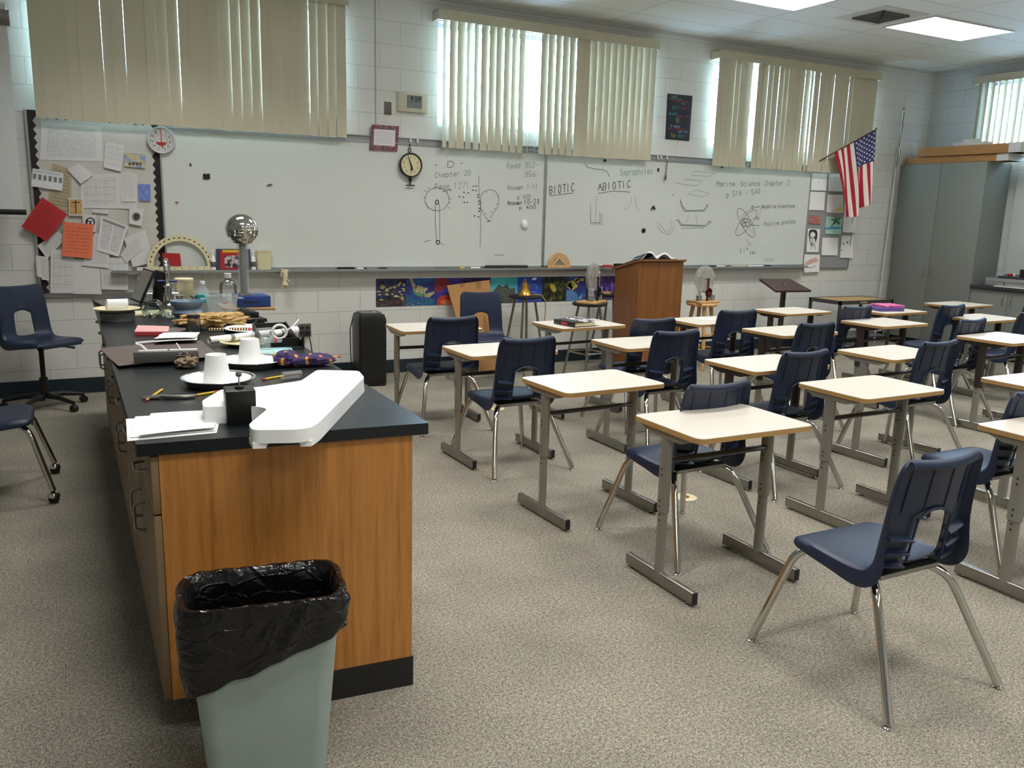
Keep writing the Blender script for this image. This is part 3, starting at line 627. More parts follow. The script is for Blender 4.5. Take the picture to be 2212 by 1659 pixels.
ink(f_, [Z2(q) for q in ([(278, 510), (280, 600)], [(372, 590), (372, 680), (275, 680)], [(325, 455), (322, 660)], [(810, 660), (815, 700), (850, 745), (905, 765), (940, 720), (942, 658)], [(832, 660), (835, 690), (870, 730), (900, 745), (920, 710), (922, 660)], [(600, 460), (602, 505), (580, 545), (535, 570)], [(635, 465), (640, 530), (668, 580)], [(1085, 285), (1105, 258), (1270, 273), (1225, 300), (1085, 290)], [(1015, 320), (1170, 335), (1120, 377), (950, 350)],
    [(1055, 440), (1120, 405), (1225, 435), (1180, 460), (1060, 440)], [(1565, 720), (1575, 765)], [(1520, 800), (1550, 850), (1565, 825)], [(1060, 600), (1045, 670)], [(1115, 600), (1130, 680)], arc(1560, 600, 90, 40, rot=-30))], IY, .005)
wr(wb2, [('Saprophytes', (1340, 379), (1412, 375), 13)], 'green', .006)
ink(gr, [[(1650, 562), (1654, 558), (1658, 563), (1663, 557), (1667, 563), (1673, 560)]], IY, .006)
obj('marker_drawing', d, 'markerdark', wb2, smooth=False); obj('marker_drawing', md, 'marker', wb2, smooth=False); obj('faded_drawing', f_, 'faint', wb2, smooth=False); obj('green_writing', gr, 'green', wb2, smooth=False)

def onboard(px, py, yy=BY): return Y(px, py, yy)
def small(name, label, cat, mb, m, parent=None, **kw):
    o = obj(name, mb, m, parent, **kw); 
    if parent is None: tag(o, label, cat)
    return o
for px, py, w_, h_, lab, nm, m in ((446, 381, 15, 13, 'black notched magnet at the upper left of the left whiteboard', 'board_magnet', 'rubber'), (411, 355.5, 5, 8, 'tiny black triangular magnet beside the round thermometer', 'board_magnet', 'rubber'), (582, 399.5, 12, 7, 'dark grey rectangular magnet tilted on the left whiteboard', 'board_magnet', 'greybox'), (382, 437, 8, 5, 'small red magnet on the left whiteboard', 'board_magnet', 'red'),
        (1421.5, 367, 3.5, 7, 'small black slanted magnet above the word ABIOTIC', 'board_magnet', 'rubber'), (1306, 347, 6, 5, 'black dot magnet just under the middle blinds', 'board_magnet', 'rubber'), (1559, 360, 4, 4, 'black dot magnet just under the third blinds', 'board_magnet', 'rubber')):
    c = onboard(px, py); a = onboard(px-w_/2, py); b = onboard(px+w_/2, py); hw = (b.x-a.x)/2; hh = hw*h_/w_
    poly = {15: [(-1, -1), (.3, -1), (1, -.7), (1, .9), (.3, 1), (0, .5), (-.4, 1), (-1, .7)], 5: [(-1, 0), (1, -1), (.6, 1)], 12: [(-1, -.9), (.8, -.2), (1, .9), (-.7, .2)], 8: [(-1, .8), (0, -1), (1, .8), (0, .3)]}.get(w_, circ(1, 8))
    small(nm, lab, 'magnet', MB().prism([(p[0]*hw, p[1]*hh) for p in poly], 0, .008, T=wallT(c.x, BY-.0005, c.z)), m, smooth=False)['group'] = 'magnets on the whiteboards'
c = onboard(1390, 498); o = small('board_magnet', 'round black button magnet below the ABIOTIC drawing', 'magnet', MB().lathe([(.026, 0), (.026, .006), (.018, .012), (.008, .009), (0, .009)], 20, T=wallT(c.x, BY-.0005, c.z)), 'rubber')
c = onboard(1410, 449); o = small('board_magnet', 'black magnetic hook right of the word ABIOTIC', 'magnet', MB().tube([(c.x-.022, BY-.01, c.z-.015), (c.x+.005, BY-.012, c.z+.02), (c.x+.012, BY-.012, c.z), (c.x+.022, BY-.012, c.z-.015)], .009, 8), 'rubber')
c = onboard(1132, 484); o = small('putty_ball', 'white lump of putty stuck on the left whiteboard near its seam', 'putty', blob((c.x, BY-.016, c.z), (.034, .015, .042), .25, 5), 'foam')
# tray things
TZ = 1.0205; TY = WY-.07
def pen(px0, px1, lab, m, r=.0085, cap=None, nm='marker', py=577.5):
    a, b = Y(px0, py, TY).x, Y(px1, py, TY).x
    t = thing(nm, lab, 'marker' if nm == 'marker' else 'pointer', (a, TY, TZ+r), 0, 'markers and pointers on the tray')
    L = b-a; obj('barrel', MB().tube([(0, 0, 0), (L*.68, 0, 0)], r, 10), m, t); obj('cap', MB().tube([(L*.68, 0, 0), (L, 0, 0)], r*1.06, 10), cap or m, t)
pen(771, 792, 'white marker with dark cap on the tray, left of the mural of sea prints', 'paper', cap='rubber'); pen(819, 836, 'black marker lying on the tray above the air purifier', 'rubber'); pen(941, 984, 'thin dark pointer on the tray above the turtle print', 'greybox', .006, nm='pointer'); pen(993, 1003, 'short yellow marker on the tray', 'yellow')
pen(1017, 1037, 'white marker on the tray just left of the long black roll', 'paper'); pen(1519, 1546, 'black marker on the tray just right of the lectern', 'rubber'); pen(1548, 1574, 'white marker with black cap on the tray right of the lectern', 'paper', cap='greybox'); pen(1580, 1612, 'pale marker in the middle of the right tray section', 'cream'); pen(1615, 1664, 'long white marker with black ends near the right end of the tray', 'paper', cap='rubber')
def er(px0, px1, h, dpt, lab, m, nm='board_eraser', cat='eraser'):
    a, b = Y(px0, 577, TY).x, Y(px1, 577, TY).x; t = thing(nm, lab, cat, (a, TY, TZ)); obj('pad', MB().box(0, b-a, -dpt/2, dpt/2, 0, h*.45), 'rubber' if m != 'red' else 'pink', t, smooth=False); obj('grip', MB().box(.003, b-a-.003, -dpt/2+.003, dpt/2-.003, h*.45, h), m, t, smooth=False)
er(731, 765, .022, .05, 'flat black board eraser on the tray left of the air purifier', 'rubber'); er(1304, 1321, .03, .05, 'small red board eraser on the tray beside the lectern', 'red')
a, b = Y(1049, 576, TY).x, Y(1138, 576, TY).x
t = thing('projector_roll', 'long black tube lying on the tray right of the white marker', 'tube', (a, TY, TZ+.017)); obj('tube', MB().tube([(0, 0, 0), (b-a, 0, 0)], .017, 14), 'black', t); obj('end_cap', MB().tube([(b-a, 0, 0), (b-a+.006, 0, 0)], .0175, 14), 'greybox', t)
def protractor(c, rad, wd, m, lab, tri=False, ticks='rubber', base=.05):
    t = thing('protractor', lab, 'protractor', (c, WY-.075, TZ)); T = Matrix.Rotation(R(-6), 4, 'X') @ FACE
    n = 28; out = [(rad*math.cos(math.pi*i/n), base+(rad)*math.sin(math.pi*i/n)) for i in range(n+1)]; inn = [((rad-wd)*math.cos(math.pi*i/n), base+(rad-wd)*math.sin(math.pi*i/n)) for i in range(n+1)]
    mb = MB()
    for i in range(n): mb.prism([out[i], out[i+1], inn[i+1], inn[i]], 0, .006, T=T)
    mb.prism([(-rad-.01, 0), (rad+.01, 0), (rad+.01, base), (-rad-.01, base)], 0, .006, T=T)
    if tri: 
        for s in (-1, 1): mb.prism([(s*(rad-.02), base), (s*(rad-.06), base), (0, rad-wd+base-.02), (0, rad+base-.03)], 0, .006, T=T)
    obj('body', mb, m, t, smooth=False); tk = MB()
    for i in range(1, 18):
        a = math.pi*i/18; r_ = rad-wd*.5
        tk.prism([(r_*math.cos(a)+p*math.sin(a)*.5*1.4+q*math.cos(a), base+r_*math.sin(a)-p*math.cos(a)*.7+q*math.sin(a)) for p, q in ((-.012, -.003), (.012, -.003), (.012, .006), (-.012, .006))] if not tri else [(r_*math.cos(a)+p, base+r_*math.sin(a)+q) for p, q in ((-.004, -.004), (.004, -.004), (.004, .004), (-.004, .004))], .006, .0066, T=T)
    for i in range(9): tk.prism([(-rad+.03+i*rad/4.4, base*.4), (-rad+.036+i*rad/4.4, base*.4), (-rad+.036+i*rad/4.4, base*.62), (-rad+.03+i*rad/4.4, base*.62)], .006, .0066, T=T)
    obj('scale_marks', tk, ticks, t, smooth=False)
protractor((Y(321, 572, TY).x+Y(458, 572, TY).x)/2, .265, .05, 'cream', 'large white plastic board protractor on the tray at the left', base=.035)
protractor((Y(1178, 575, TY).x+Y(1237, 575, TY).x)/2, .13, .04, 'ply', 'wooden board protractor on the tray at the whiteboard seam', True, 'cardtape', base=.03)
def tx(px, py=576): return Y(px, py, TY).x
t = thing('folder', 'bright red folded sheet seen through the large white protractor', 'folder', (0, 0, 0)); a, b = tx(353), tx(392)
obj('cover', MB().prism([(a, 1.06), (b, 1.05), (b-.005, 1.165), (a, 1.17)], 0, .004, T=Matrix.Translation((0, WY-.055, 0)) @ FACE), 'red', t, smooth=False); obj('stand_edge', MB().box(a+.01, b-.01, WY-.064, WY-.054, TZ, 1.062), 'greybox', t, smooth=False)
BOOKM = m_blobs('print_photo', [(0, (40, 24, 40)), (.45, (60, 40, 60)), (.55, (200, 190, 190)), (1, (236, 230, 230))], 26)
t = thing('boxed_game', 'boxed book with a red and yellow cover behind the silver globe column', 'book', (tx(468), WY-.075, TZ)); W_ = tx(541)-tx(468)
obj('cover', MB().box(0, W_, -.012, .012, 0, .185), mat('navy_card', (62, 66, 92), .5), t, smooth=False)
obj('picture', MB().prism([(.03, .01), (W_-.04, .01), (W_-.04, .17), (.03, .17)], .013, .0136, T=FACE), 'red', t, smooth=False); obj('title_band', MB().prism([(.05, .155), (W_-.07, .155), (W_-.07, .178), (.05, .178)], .0138, .0144, T=FACE), 'yellow', t, smooth=False)
obj('photo', MB().prism([(.065, .025), (W_-.075, .025), (W_-.075, .13), (.065, .13)], .0138, .0144, T=FACE), BOOKM, t, smooth=False)
for px, lab in ((460.5, 'white spray bottle with nozzle on the tray right of the large protractor'), (547, 'white spray bottle on the tray right of the silver globe column')):
    t = thing('spray_bottle', lab, 'bottle', (tx(px), TY-.005, TZ), 0, 'spray bottles on the tray')
    obj('body', MB().lathe([(.021, 0), (.022, .01), (.022, .09), (.016, .115), (.009, .125), (.009, .135)], 16), 'foam', t); obj('label', MB().lathe([(.0224, .03), (.0224, .075)], 16), 'greybox', t); obj('nozzle', MB().lathe([(.010, .135), (.010, .165), (.004, .178)], 10).tube([(0, 0, .165), (0, -.02, .165)], .004, 6), 'paper', t)
t = thing('cream_container', 'cream plastic tub standing on the tray at the right of the spray bottle', 'container', (tx(570), TY, TZ)); obj('body', MB().prism(rrect(.122, .05, .02), 0, .16), 'cream', t); obj('lid', MB().prism(rrect(.128, .054, .022), .16, .177), 'cream', t, bevel=.003)
# cloth figure hanging from the tray
x = tx(612); t = thing('knotted_glove', 'knotted cream rubber glove hanging from the tray edge', 'glove')
gm = MB().tube([(x, TY-.045, 1.028), (x+.005, TY-.05, .98), (x-.004, TY-.05, .93), (x-.002, TY-.05, .89)], [.02, .026, .016, .03], 10)
for q in ([(x+.005, TY-.05, 1.0), (x-.03, TY-.055, 1.01), (x-.035, TY-.055, .965)], [(x+.005, TY-.05, 1.0), (x+.035, TY-.055, 1.025)], [(x, TY-.05, .985), (x-.03, TY-.055, 1.035)], [(x, TY-.05, .9), (x-.028, TY-.052, .865)], [(x, TY-.05, .9), (x-.003, TY-.052, .85)], [(x, TY-.05, .9), (x+.022, TY-.052, .875)], [(x, TY-.05, .95), (x+.04, TY-.052, .92)]): gm.tube(q, [.011]*(len(q)-1)+[.007], 8)
obj('glove', gm, 'cream', t)

# ------------------------------------------------------------------ left bulletin board with pinned papers
bb = thing('bulletin_board', 'bulletin board with dark scalloped border crowded with papers', 'bulletin board')
x0, x1, z0, z1 = -.215, .722, .84, 2.262
obj('panel', MB().box(x0, x1, WY-.014, WY, z0, z1), 'tackw', bb, smooth=False)
obj('frame', MB().box(x0-.018, x0, WY-.024, WY, z0-.015, z1).box(x0-.018, x1, WY-.03, WY, z0-.03, z0), 'alu', bb, smooth=False)
def scallop(p, q, inward, n, w_=.052):
    pts = [p, q]; L = math.dist(p, q); ux, uz = (q[0]-p[0])/L, (q[1]-p[1])/L; out = [p, q]
    for i in range(n*4, -1, -1):
        s = i/(n*4)*L; d_ = w_+.011*math.sin(i/4*2*math.pi); out.append((p[0]+ux*s+inward[0]*d_, p[1]+uz*s+inward[1]*d_))
    return out
sb = MB()
for p, q, iw, n in (((x0, z0), (x0, z1), (1, 0), 22), ((x1, z0), (x1, z1), (-1, 0), 22), ((x0, z1), (x1, z1), (0, -1), 15)): sb.prism(scallop(p, q, iw, n, .046 if n == 22 else .052), 0, .001+.0008*(n == 15), T=wallT(0, WY-.0142, 0))
obj('scalloped_border', sb, 'darktrim', bb, smooth=False)
PM = {k: m_print('printed_'+k, p, i, r_, kd) for k, p, i, r_, kd in (('text', (226, 224, 222), (130, 130, 136), 24, 'text'), ('fine', (222, 219, 216), (150, 146, 148), 34, 'text'), ('table', (224, 221, 220), (140, 138, 142), 20, 'table'), ('header', (228, 226, 226), (96, 96, 100), 30, 'header'), ('squares', (228, 228, 228), (40, 40, 44), 12, 'squares'),
      ('plain', (224, 222, 220), (150, 150, 150), 10, 'plain'), ('red', (186, 44, 48), (120, 24, 30), 9, 'text'), ('orange', (238, 122, 84), (150, 70, 52), 10, 'text'), ('tan', (186, 170, 140), (92, 80, 66), 13, 'text'))}
PM['beach'] = m_blobs('printed_beach', [(0, (160, 140, 90)), (.45, (206, 190, 150)), (.6, (110, 150, 200)), (1, (230, 236, 240))], 2.2, coords='UV'); PM['sea'] = m_blobs('printed_sea', [(0, (70, 140, 130)), (.42, (110, 130, 200)), (.6, (130, 150, 214)), (1, (220, 226, 240))], 3, coords='UV')
PM['amber'] = m_blobs('printed_amber', [(0, (180, 130, 60)), (1, (226, 190, 130))], 3, coords='UV')
def B8(x, y): return (40+x/3.948, 230+y/3.948)
PAP = [('large', 'large white printed form at the top of the bulletin board', 'text', [(180, 455), (722, 470), (705, 170), (195, 125)], 0),
 ('magazine_page', 'tan magazine page with dark pictures behind the row of squares', 'tan', [(250, 870), (450, 900), (450, 540), (290, 480)], 0),
 ('p', 'wide printed sheet with two grids in the middle of the board', 'table', [(525, 865), (862, 872), (862, 572), (530, 582)], 0),
 ('p', 'printed sheet with a grid tucked under the narrow list', 'table', [(862, 870), (1010, 880), (1012, 575), (862, 571)], .003),
 ('p', 'narrow printed list hanging below the beach postcard', 'fine', [(878, 812), (1003, 812), (985, 565), (872, 560)], .008),
 ('p', 'slightly curled printed sheet left of the beach postcard', 'table', [(727, 520), (873, 555), (903, 330), (745, 300)], .012),
 ('postcard', 'beach postcard with blue sky and sand', 'beach', [(900, 510), (1080, 530), (1085, 410), (903, 392)], .004),
 ('postcard', 'shiny blue postcard at the right border of the board', 'sea', [(1030, 803), (1128, 806), (1125, 665), (1018, 660)], .003),
 ('p', 'white strip with a row of six black squares', 'squares', [(107, 680), (373, 720), (383, 570), (120, 527)], .010),
 ('p', 'small stack of white notes pinned at an angle', 'plain', [(530, 660), (640, 580), (510, 482), (415, 540)], .012),
 ('p', 'slip of paper below the two printed grids', 'plain', [(635, 905), (768, 915), (768, 880), (630, 878)], 0),
 ('p', 'white card with a grey round sketch near the right border', 'plain', [(942, 1000), (1050, 1020), (1068, 872), (945, 868)], .004),
 ('p', 'white card with a black drawn face above the orange sheet', 'plain', [(550, 1070), (660, 1070), (665, 925), (545, 923)], 0),
 ('p', 'amber card with a brown cross', 'plain', [(430, 930), (558, 932), (550, 785), (425, 780)], .004),
 ('p', 'tilted white sheet sticking out below the red sheet', 'fine', [(245, 1300), (420, 1110), (330, 1070), (160, 1187)], 0),
 ('p', 'narrow slip at the lower left corner of the board', 'plain', [(157, 1447), (197, 1460), (190, 1275), (145, 1270)], .006),
 ('p', 'second narrow slip beside the lower left corner', 'fine', [(197, 1475), (262, 1485), (250, 1285), (190, 1275)], .004),
 ('p', 'calendar-like sheet at the bottom of the board above the chair', 'table', [(270, 1592), (470, 1592), (470, 1228), (275, 1220)], .006),
 ('p', 'white sheet with grid hanging at the bottom right of the board', 'table', [(710, 1560), (935, 1565), (935, 1290), (690, 1288)], .003),
 ('p', 'plain white sheet at the bottom middle of the board', 'plain', [(468, 1597), (708, 1602), (690, 1310), (470, 1300)], .006),
 ('p', 'white sheet fanned out lowest at the right of the board', 'plain', [(975, 1370), (1158, 1328), (1080, 1050), (900, 1120)], .006),
 ('p', 'ruled white sheet fanned behind the newsletter', 'fine', [(920, 1335), (1060, 1210), (1010, 1080), (868, 1265)], .008),
 ('p', 'sheet of paper below the newsletter, right of the orange sheet', 'fine', [(537, 1355), (770, 1378), (785, 1110), (650, 1080)], .009),
 ('newsletter', 'two-column newsletter with a dark title bar, tilted', 'header', [(665, 1225), (855, 1282), (935, 1020), (705, 932)], .010),
 ('p', 'small white sheet beside the laptop at the lower right of the board', 'plain', [(1010, 1480), (1075, 1480), (1095, 1372), (1010, 1370)], .010),
 ('p', 'bright red sheet pinned at an angle over the left border', 'red', [(240, 1152), (420, 920), (200, 772), (25, 1025)], .02),
 ('p', 'orange sheet pinned in the lower left of the board', 'orange', [(370, 1275), (627, 1298), (640, 1005), (385, 985)], .014)]
for k, (nm, lab, pm, c, bow) in enumerate(PAP):
    nm = {'p': 'pinned_sheet', 'large': 'pinned_sheet'}.get(nm, nm); yy = WY-.0165-.0013*k-(.004 if pm in ('red', 'orange') else 0)
    o = obj(nm, quad_sheet([Y(*B8(*p), yy) for p in c], bow=bow*.6), PM[pm], solid=.0005); tag(o, lab, 'paper', 'papers on the bulletin board')
    yq = yy-.002-bow*.5
    def bc(pts): return [B8(*p) for p in pts]
    if 'face' in lab:
        obj('drawing', ink(MB(), [bc(arc(612, 985, 36, 34, 150, 400)), bc([(585, 1003), (583, 985), (590, 968)]), bc([(595, 978), (606, 978)]), bc([(620, 978), (632, 978)]), bc([(613, 980), (611, 992), (616, 993)]), bc([(604, 1001), (622, 1001)]), bc([(645, 965), (647, 1000)])], yq, .007), 'rubber', o, smooth=False)
    if 'amber' in lab:
        q = [Y(*B8(*p), yq) for p in [(440, 918), (545, 920), (540, 795), (435, 792)]]; obj('picture', quad_sheet(q), PM['amber'], o, smooth=False)
        obj('cross', ink(MB(), [bc([(487, 800), (490, 910)]), bc([(457, 820), (517, 818)])], yq-.001, .007), 'rust', o, smooth=False)
    if 'round sketch' in lab: obj('sketch', ink(MB(), [bc(arc(1005, 940, r_, r_)) for r_ in (8, 16, 24, 32)], yq, .006), 'faint', o, smooth=False)
    if 'beach' in lab: obj('lettering', ink(MB(), [bc(arc(950+i*30, 488, 9, 9)) for i in range(4)], yq, .004), 'orange', o, smooth=False)
t = thing('round_thermometer', 'round white dial thermometer with a red band hanging between the boards', 'thermometer')
c = Y(348, 303, WY-.05); T = wallT(c.x, WY-.036, c.z); r_ = .108
obj('case', MB().lathe([(r_, 0), (r_, .022), (r_-.004, .026), (r_-.008, .024), (0, .024)], 40, T=T), 'white_metal', t)
tk = MB()
for i in range(60):
    a = 2*math.pi*i/60; L = .010 if i % 5 else .016; tk.prism([((r_-.012-q)*math.cos(a)-p*math.sin(a), (r_-.012-q)*math.sin(a)+p*math.cos(a)) for q, p in ((0, -.0012), (0, .0012), (L, .0012), (L, -.0012))], .0242, .0246, T=T)
obj('tick_mark', tk, 'greybox', t, smooth=False); t['kind'] = 'thing' if 0 else t.get('kind', '') or ''
del t['kind']
def conv_at(c, yy): return lambda p: (c.x+p[0], c.z+p[1])
def label3(t, s, pts, size, yy, c, m='rubber', wd=.003, nm='numerals'):
    mb = MB()
    for txt, (x, z) in zip(s, pts):
        k = size/6; w_ = len(txt)*5*k*.8
        for i, ch in enumerate(txt):
            for st in FONT[ch].split(): ink(mb, [[(x-w_/2+(5*i+int(st[j]))*k*.8, z-size/2+(int(st[j+1])-2)*k) for j in range(0, len(st)-1, 2)]], yy, wd, conv=conv_at(c, yy))
    obj(nm, mb, m, t, smooth=False)
nums = ['0', '2', '4', '6', '8', '10', '12', '14', '16', '18', '20']; label3(t, nums, [(.07*math.sin(2*math.pi*i/11), .07*math.cos(2*math.pi*i/11)) for i in range(11)], .019, WY-.0608, c, wd=.0028)
obj('inner_ring', ink(MB(), [arc(0, 0, .046, .046, n=32)], WY-.0608, .002, conv=conv_at(c, 0)), 'greybox', t, smooth=False)
obj('red_band', MB().prism([(.044*math.cos(R(a)), .044*math.sin(R(a))) for a in range(200, 341, 10)], .0242, .0248, T=T), 'red', t, smooth=False)
obj('needle', MB().prism([(-.002, .085), (.002, .085), (.006, -.04), (.014, -.055), (.004, -.06), (-.001, -.04)], .027, .0285, T=T), 'red', t, smooth=False)
# things hanging between the blinds
t = thing('framed_certificate', 'white certificate in a busy red and grey patterned frame above the hanging scale', 'picture')
q = [Y(*p, WY-.034) for p in ((798, 324), (858, 327), (862, 273), (803, 269))]
obj('frame', quad_sheet(q, n=2), m_blobs('patterned_frame', [(.3, (40, 36, 50)), (.42, (92, 84, 98)), (.48, (170, 70, 86)), (.54, (120, 96, 104)), (.62, (60, 52, 70)), (.72, (216, 190, 170))], 60, detail=2), t, solid=.012, smooth=False)
q = [Y(*p, WY-.0415) for p in ((807, 313), (853, 316), (854, 281.5), (808, 278.5))]; obj('certificate', quad_sheet(q, n=2), m_print('printed_award', (226, 222, 226), (150, 140, 150), 9, 'text'), t, smooth=False)
t = thing('hanging_scale', 'round dial hanging scale with a black rim and T-shaped bar, on the whiteboard', 'scale')
c = Y(888, 356.5, WY-.07); T = wallT(c.x, WY-.045, c.z); r_ = .108
obj('case', MB().lathe([(r_, -.01), (r_+.004, 0), (r_+.004, .03), (r_-.002, .034), (r_-.008, .030), (r_-.008, .02)], 40, T=T), 'black', t); obj('dial', MB().lathe([(r_-.008, .0), (r_-.008, .022), (0, .022)], 40, T=T), 'cream', t)
label3(t, ['0', '1', '2', '3', '4', '5', '6', '7', '8', '9'], [(.07*math.sin(2*math.pi*i/10), .07*math.cos(2*math.pi*i/10)) for i in range(10)], .016, WY-.0675, c)
obj('pointer', MB().prism([(-.034, .088), (-.031, .089), (.008, .0), (.02, -.038), (.012, -.052), (-.002, -.05), (-.004, -.01)], .024, .026, T=T), 'black', t, smooth=False)
obj('hanger', MB().tube([(c.x, WY-.03, c.z+.11), (c.x+.012, WY-.035, c.z+.13), (c.x+.012, WY-.035, c.z+.15), (c.x, WY-.035, c.z+.165), (c.x-.012, WY-.035, c.z+.15), (c.x-.012, WY-.035, c.z+.13)], .004, 8, closed=True).tube([(c.x, WY-.04, c.z+.165), (c.x-.003, WY-.048, c.z+.19), (c.x-.004, WY-.058, c.z+.185)], .004, 8), 'black', t)
obj('load_hook', MB().tube([(c.x, WY-.05, c.z-.11), (c.x, WY-.05, c.z-.185)], .007, 8).tube([(c.x+.013*math.cos(a), WY-.05, c.z-.135+.016*math.sin(a)) for a in [2*math.pi*i/12 for i in range(12)]], .004, 6, closed=True).tube([(c.x-.045, WY-.05, c.z-.187), (c.x+.045, WY-.05, c.z-.187)], .006, 8), 'black', t)
for px, py, lab in ((887, 302, 'rail hook carrying the hanging scale'), (902, 304, 'empty rail hook just right of the hanging scale'), (746, 296, 'rail hook beside the edge of the left blinds'), (1421, 341, 'leftmost of three rail hooks between the middle and third blinds'), (1428, 342, 'middle of three rail hooks between the middle and third blinds'), (1441, 343, 'rightmost of three rail hooks between the middle and third blinds')):
    p = Y(px, py, WY-.032); tag(obj('rail_hook', MB().tube(fillet([(p.x, WY-.031, 2.235), (p.x, WY-.034, 2.20), (p.x, WY-.055, 2.185), (p.x, WY-.06, 2.205)], .01, 3), .0035, 8).box(p.x-.012, p.x+.012, WY-.034, WY-.0305, 2.205, 2.238), 'white_metal'), lab, 'hook', 'hooks on the map rail')
p = Y(1441, 352, WY-.05); tag(obj('chain_pull', MB().tube([(p.x, WY-.05, 2.185), (p.x-.002, WY-.05, 2.10), (p.x-.006, WY-.05, 2.0)], .005, 6).tube([(p.x-.006, WY-.05, 2.03), (p.x-.008, WY-.05, 1.98)], .011, 8), 'greybox'), 'dark cord with a knotted end hanging from the rail', 'cord')
t = thing('wall_thermostat', 'beige wall thermostat with a grey screen reading 9:39', 'thermostat'); c = Y(890, 222, WY)
obj('case', MB().box(c.x-.15, c.x+.15, WY-.035, WY, c.z-.088, c.z+.088), 'beige', t, bevel=.008); obj('display', MB().box(c.x-.064, c.x+.086, WY-.037, WY-.034, c.z-.052, c.z+.062), 'lcd', t, smooth=False)
label3(t, ['9', '3', '9'], [(-.008, .028), (.03, .028), (.066, .028)], .044, WY-.0376, c, 'rubber', .0065, 'digits'); label3(t, ['.', '.'], [(.010, .022), (.010, .04)], .01, WY-.0376, c, 'greybox', .003, 'colon'); obj('button', MB().box(c.x+.06, c.x+.068, WY-.037, WY-.034, c.z-.072, c.z-.066), 'rubber', t, smooth=False)
c = Y(837.5, 234, WY); tag(obj('switch_plate', MB().box(c.x-.035, c.x+.035, WY-.008, WY, c.z-.057, c.z+.057), 'outlet', bevel=.003), 'small grey wall plate left of the thermostat', 'wall plate')
# motto poster
t = thing('motto_poster', 'dark poster with colourful chalk-style lettering between two blinds', 'poster'); yy = WY-.004
q = [Y(*p, yy) for p in ((1437, 300.5), (1489, 305), (1496, 207), (1442, 202))]; obj('sheet', quad_sheet(q, n=2), 'postbg', t, solid=.001, smooth=False)
cols = {'c1': (120, 130, 110), 'c2': (170, 60, 84), 'c3': (70, 160, 160), 'c4': (190, 170, 80), 'c5': (160, 180, 190)}
for c_ in cols: M[c_] = mat('chalk_'+c_, cols[c_], .8)
for s, a, b, h, m in (('Just', (1450, 210), (1464, 211), 5, 'c5'), ('because', (1447, 215), (1474, 217), 6, 'c1'), ('something', (1455, 220), (1487, 222), 5, 'c2'), ('is', (1472, 225), (1480, 226), 4, 'c5'), ('diff', (1453, 236), (1469, 237), 9, 'c3'), ('icult', (1469, 237), (1489, 238), 9, 'c2'), ('doesnt', (1445, 248), (1464, 249), 7, 'c3'), ('mean you', (1463, 252), (1489, 255), 6, 'c2'), ('T', (1458, 265), (1465, 265), 9, 'c3'), ('R', (1463, 266), (1470, 266), 11, 'c4'), ('y', (1470, 267), (1477, 267), 10, 'c2'),
     ('it means', (1448, 274), (1469, 276), 6, 'c5'), ('you should', (1443, 279), (1478, 281), 5, 'c2'), ('just try', (1464, 286), (1486, 287), 5, 'c5'), ('ha', (1450, 296), (1459, 297), 10, 'c4'), ('r', (1459, 297), (1464, 297), 8, 'c2'), ('de', (1464, 297), (1474, 298), 10, 'c3'), ('r', (1474, 298), (1480, 298), 8, 'c5')):
    obj('lettering', ink(MB(), glyphs(s, a, b, h), yy-.0012, .0042), m, t, smooth=False)
# outlet, cords
c = Y(658, 713, WY); t = thing('wall_outlet', 'double electrical outlet with cords plugged in, low on the front wall', 'outlet')
obj('plate', MB().box(c.x-.058, c.x+.058, WY-.008, WY, c.z-.06, c.z+.06), 'outlet', t, bevel=.002)
for s in (-1, 1):
    obj('socket', MB().lathe([(.017, .0), (.017, .004), (0, .004)], 16, T=wallT(c.x+s*.025, WY-.008, c.z+.024)), 'rubber', t)
tag(obj('power_cord', MB().box(c.x+.008, c.x+.042, WY-.05, WY-.0125, c.z-.045, c.z-.01).tube(fillet([(c.x+.025, WY-.05, c.z-.03), (c.x+.03, WY-.09, c.z-.1), (c.x+.06, WY-.08, c.z-.3), (c.x+.2, WY-.07, .03)], .05), .005, 8), 'rubber'), 'black power cord dropping from the wall outlet', 'cord')
tag(obj('power_cord', MB().box(c.x-.04, c.x-.01, WY-.045, WY-.0125, c.z-.04, c.z-.008).tube(fillet([(c.x-.025, WY-.045, c.z-.024), (c.x-.06, WY-.09, c.z-.09), (c.x-.16, WY-.2, c.z-.16), (c.x-.35, WY-.4, .01)], .05), .005, 8), 'rubber'), 'black power cord running from the outlet behind the lab bench', 'cord')
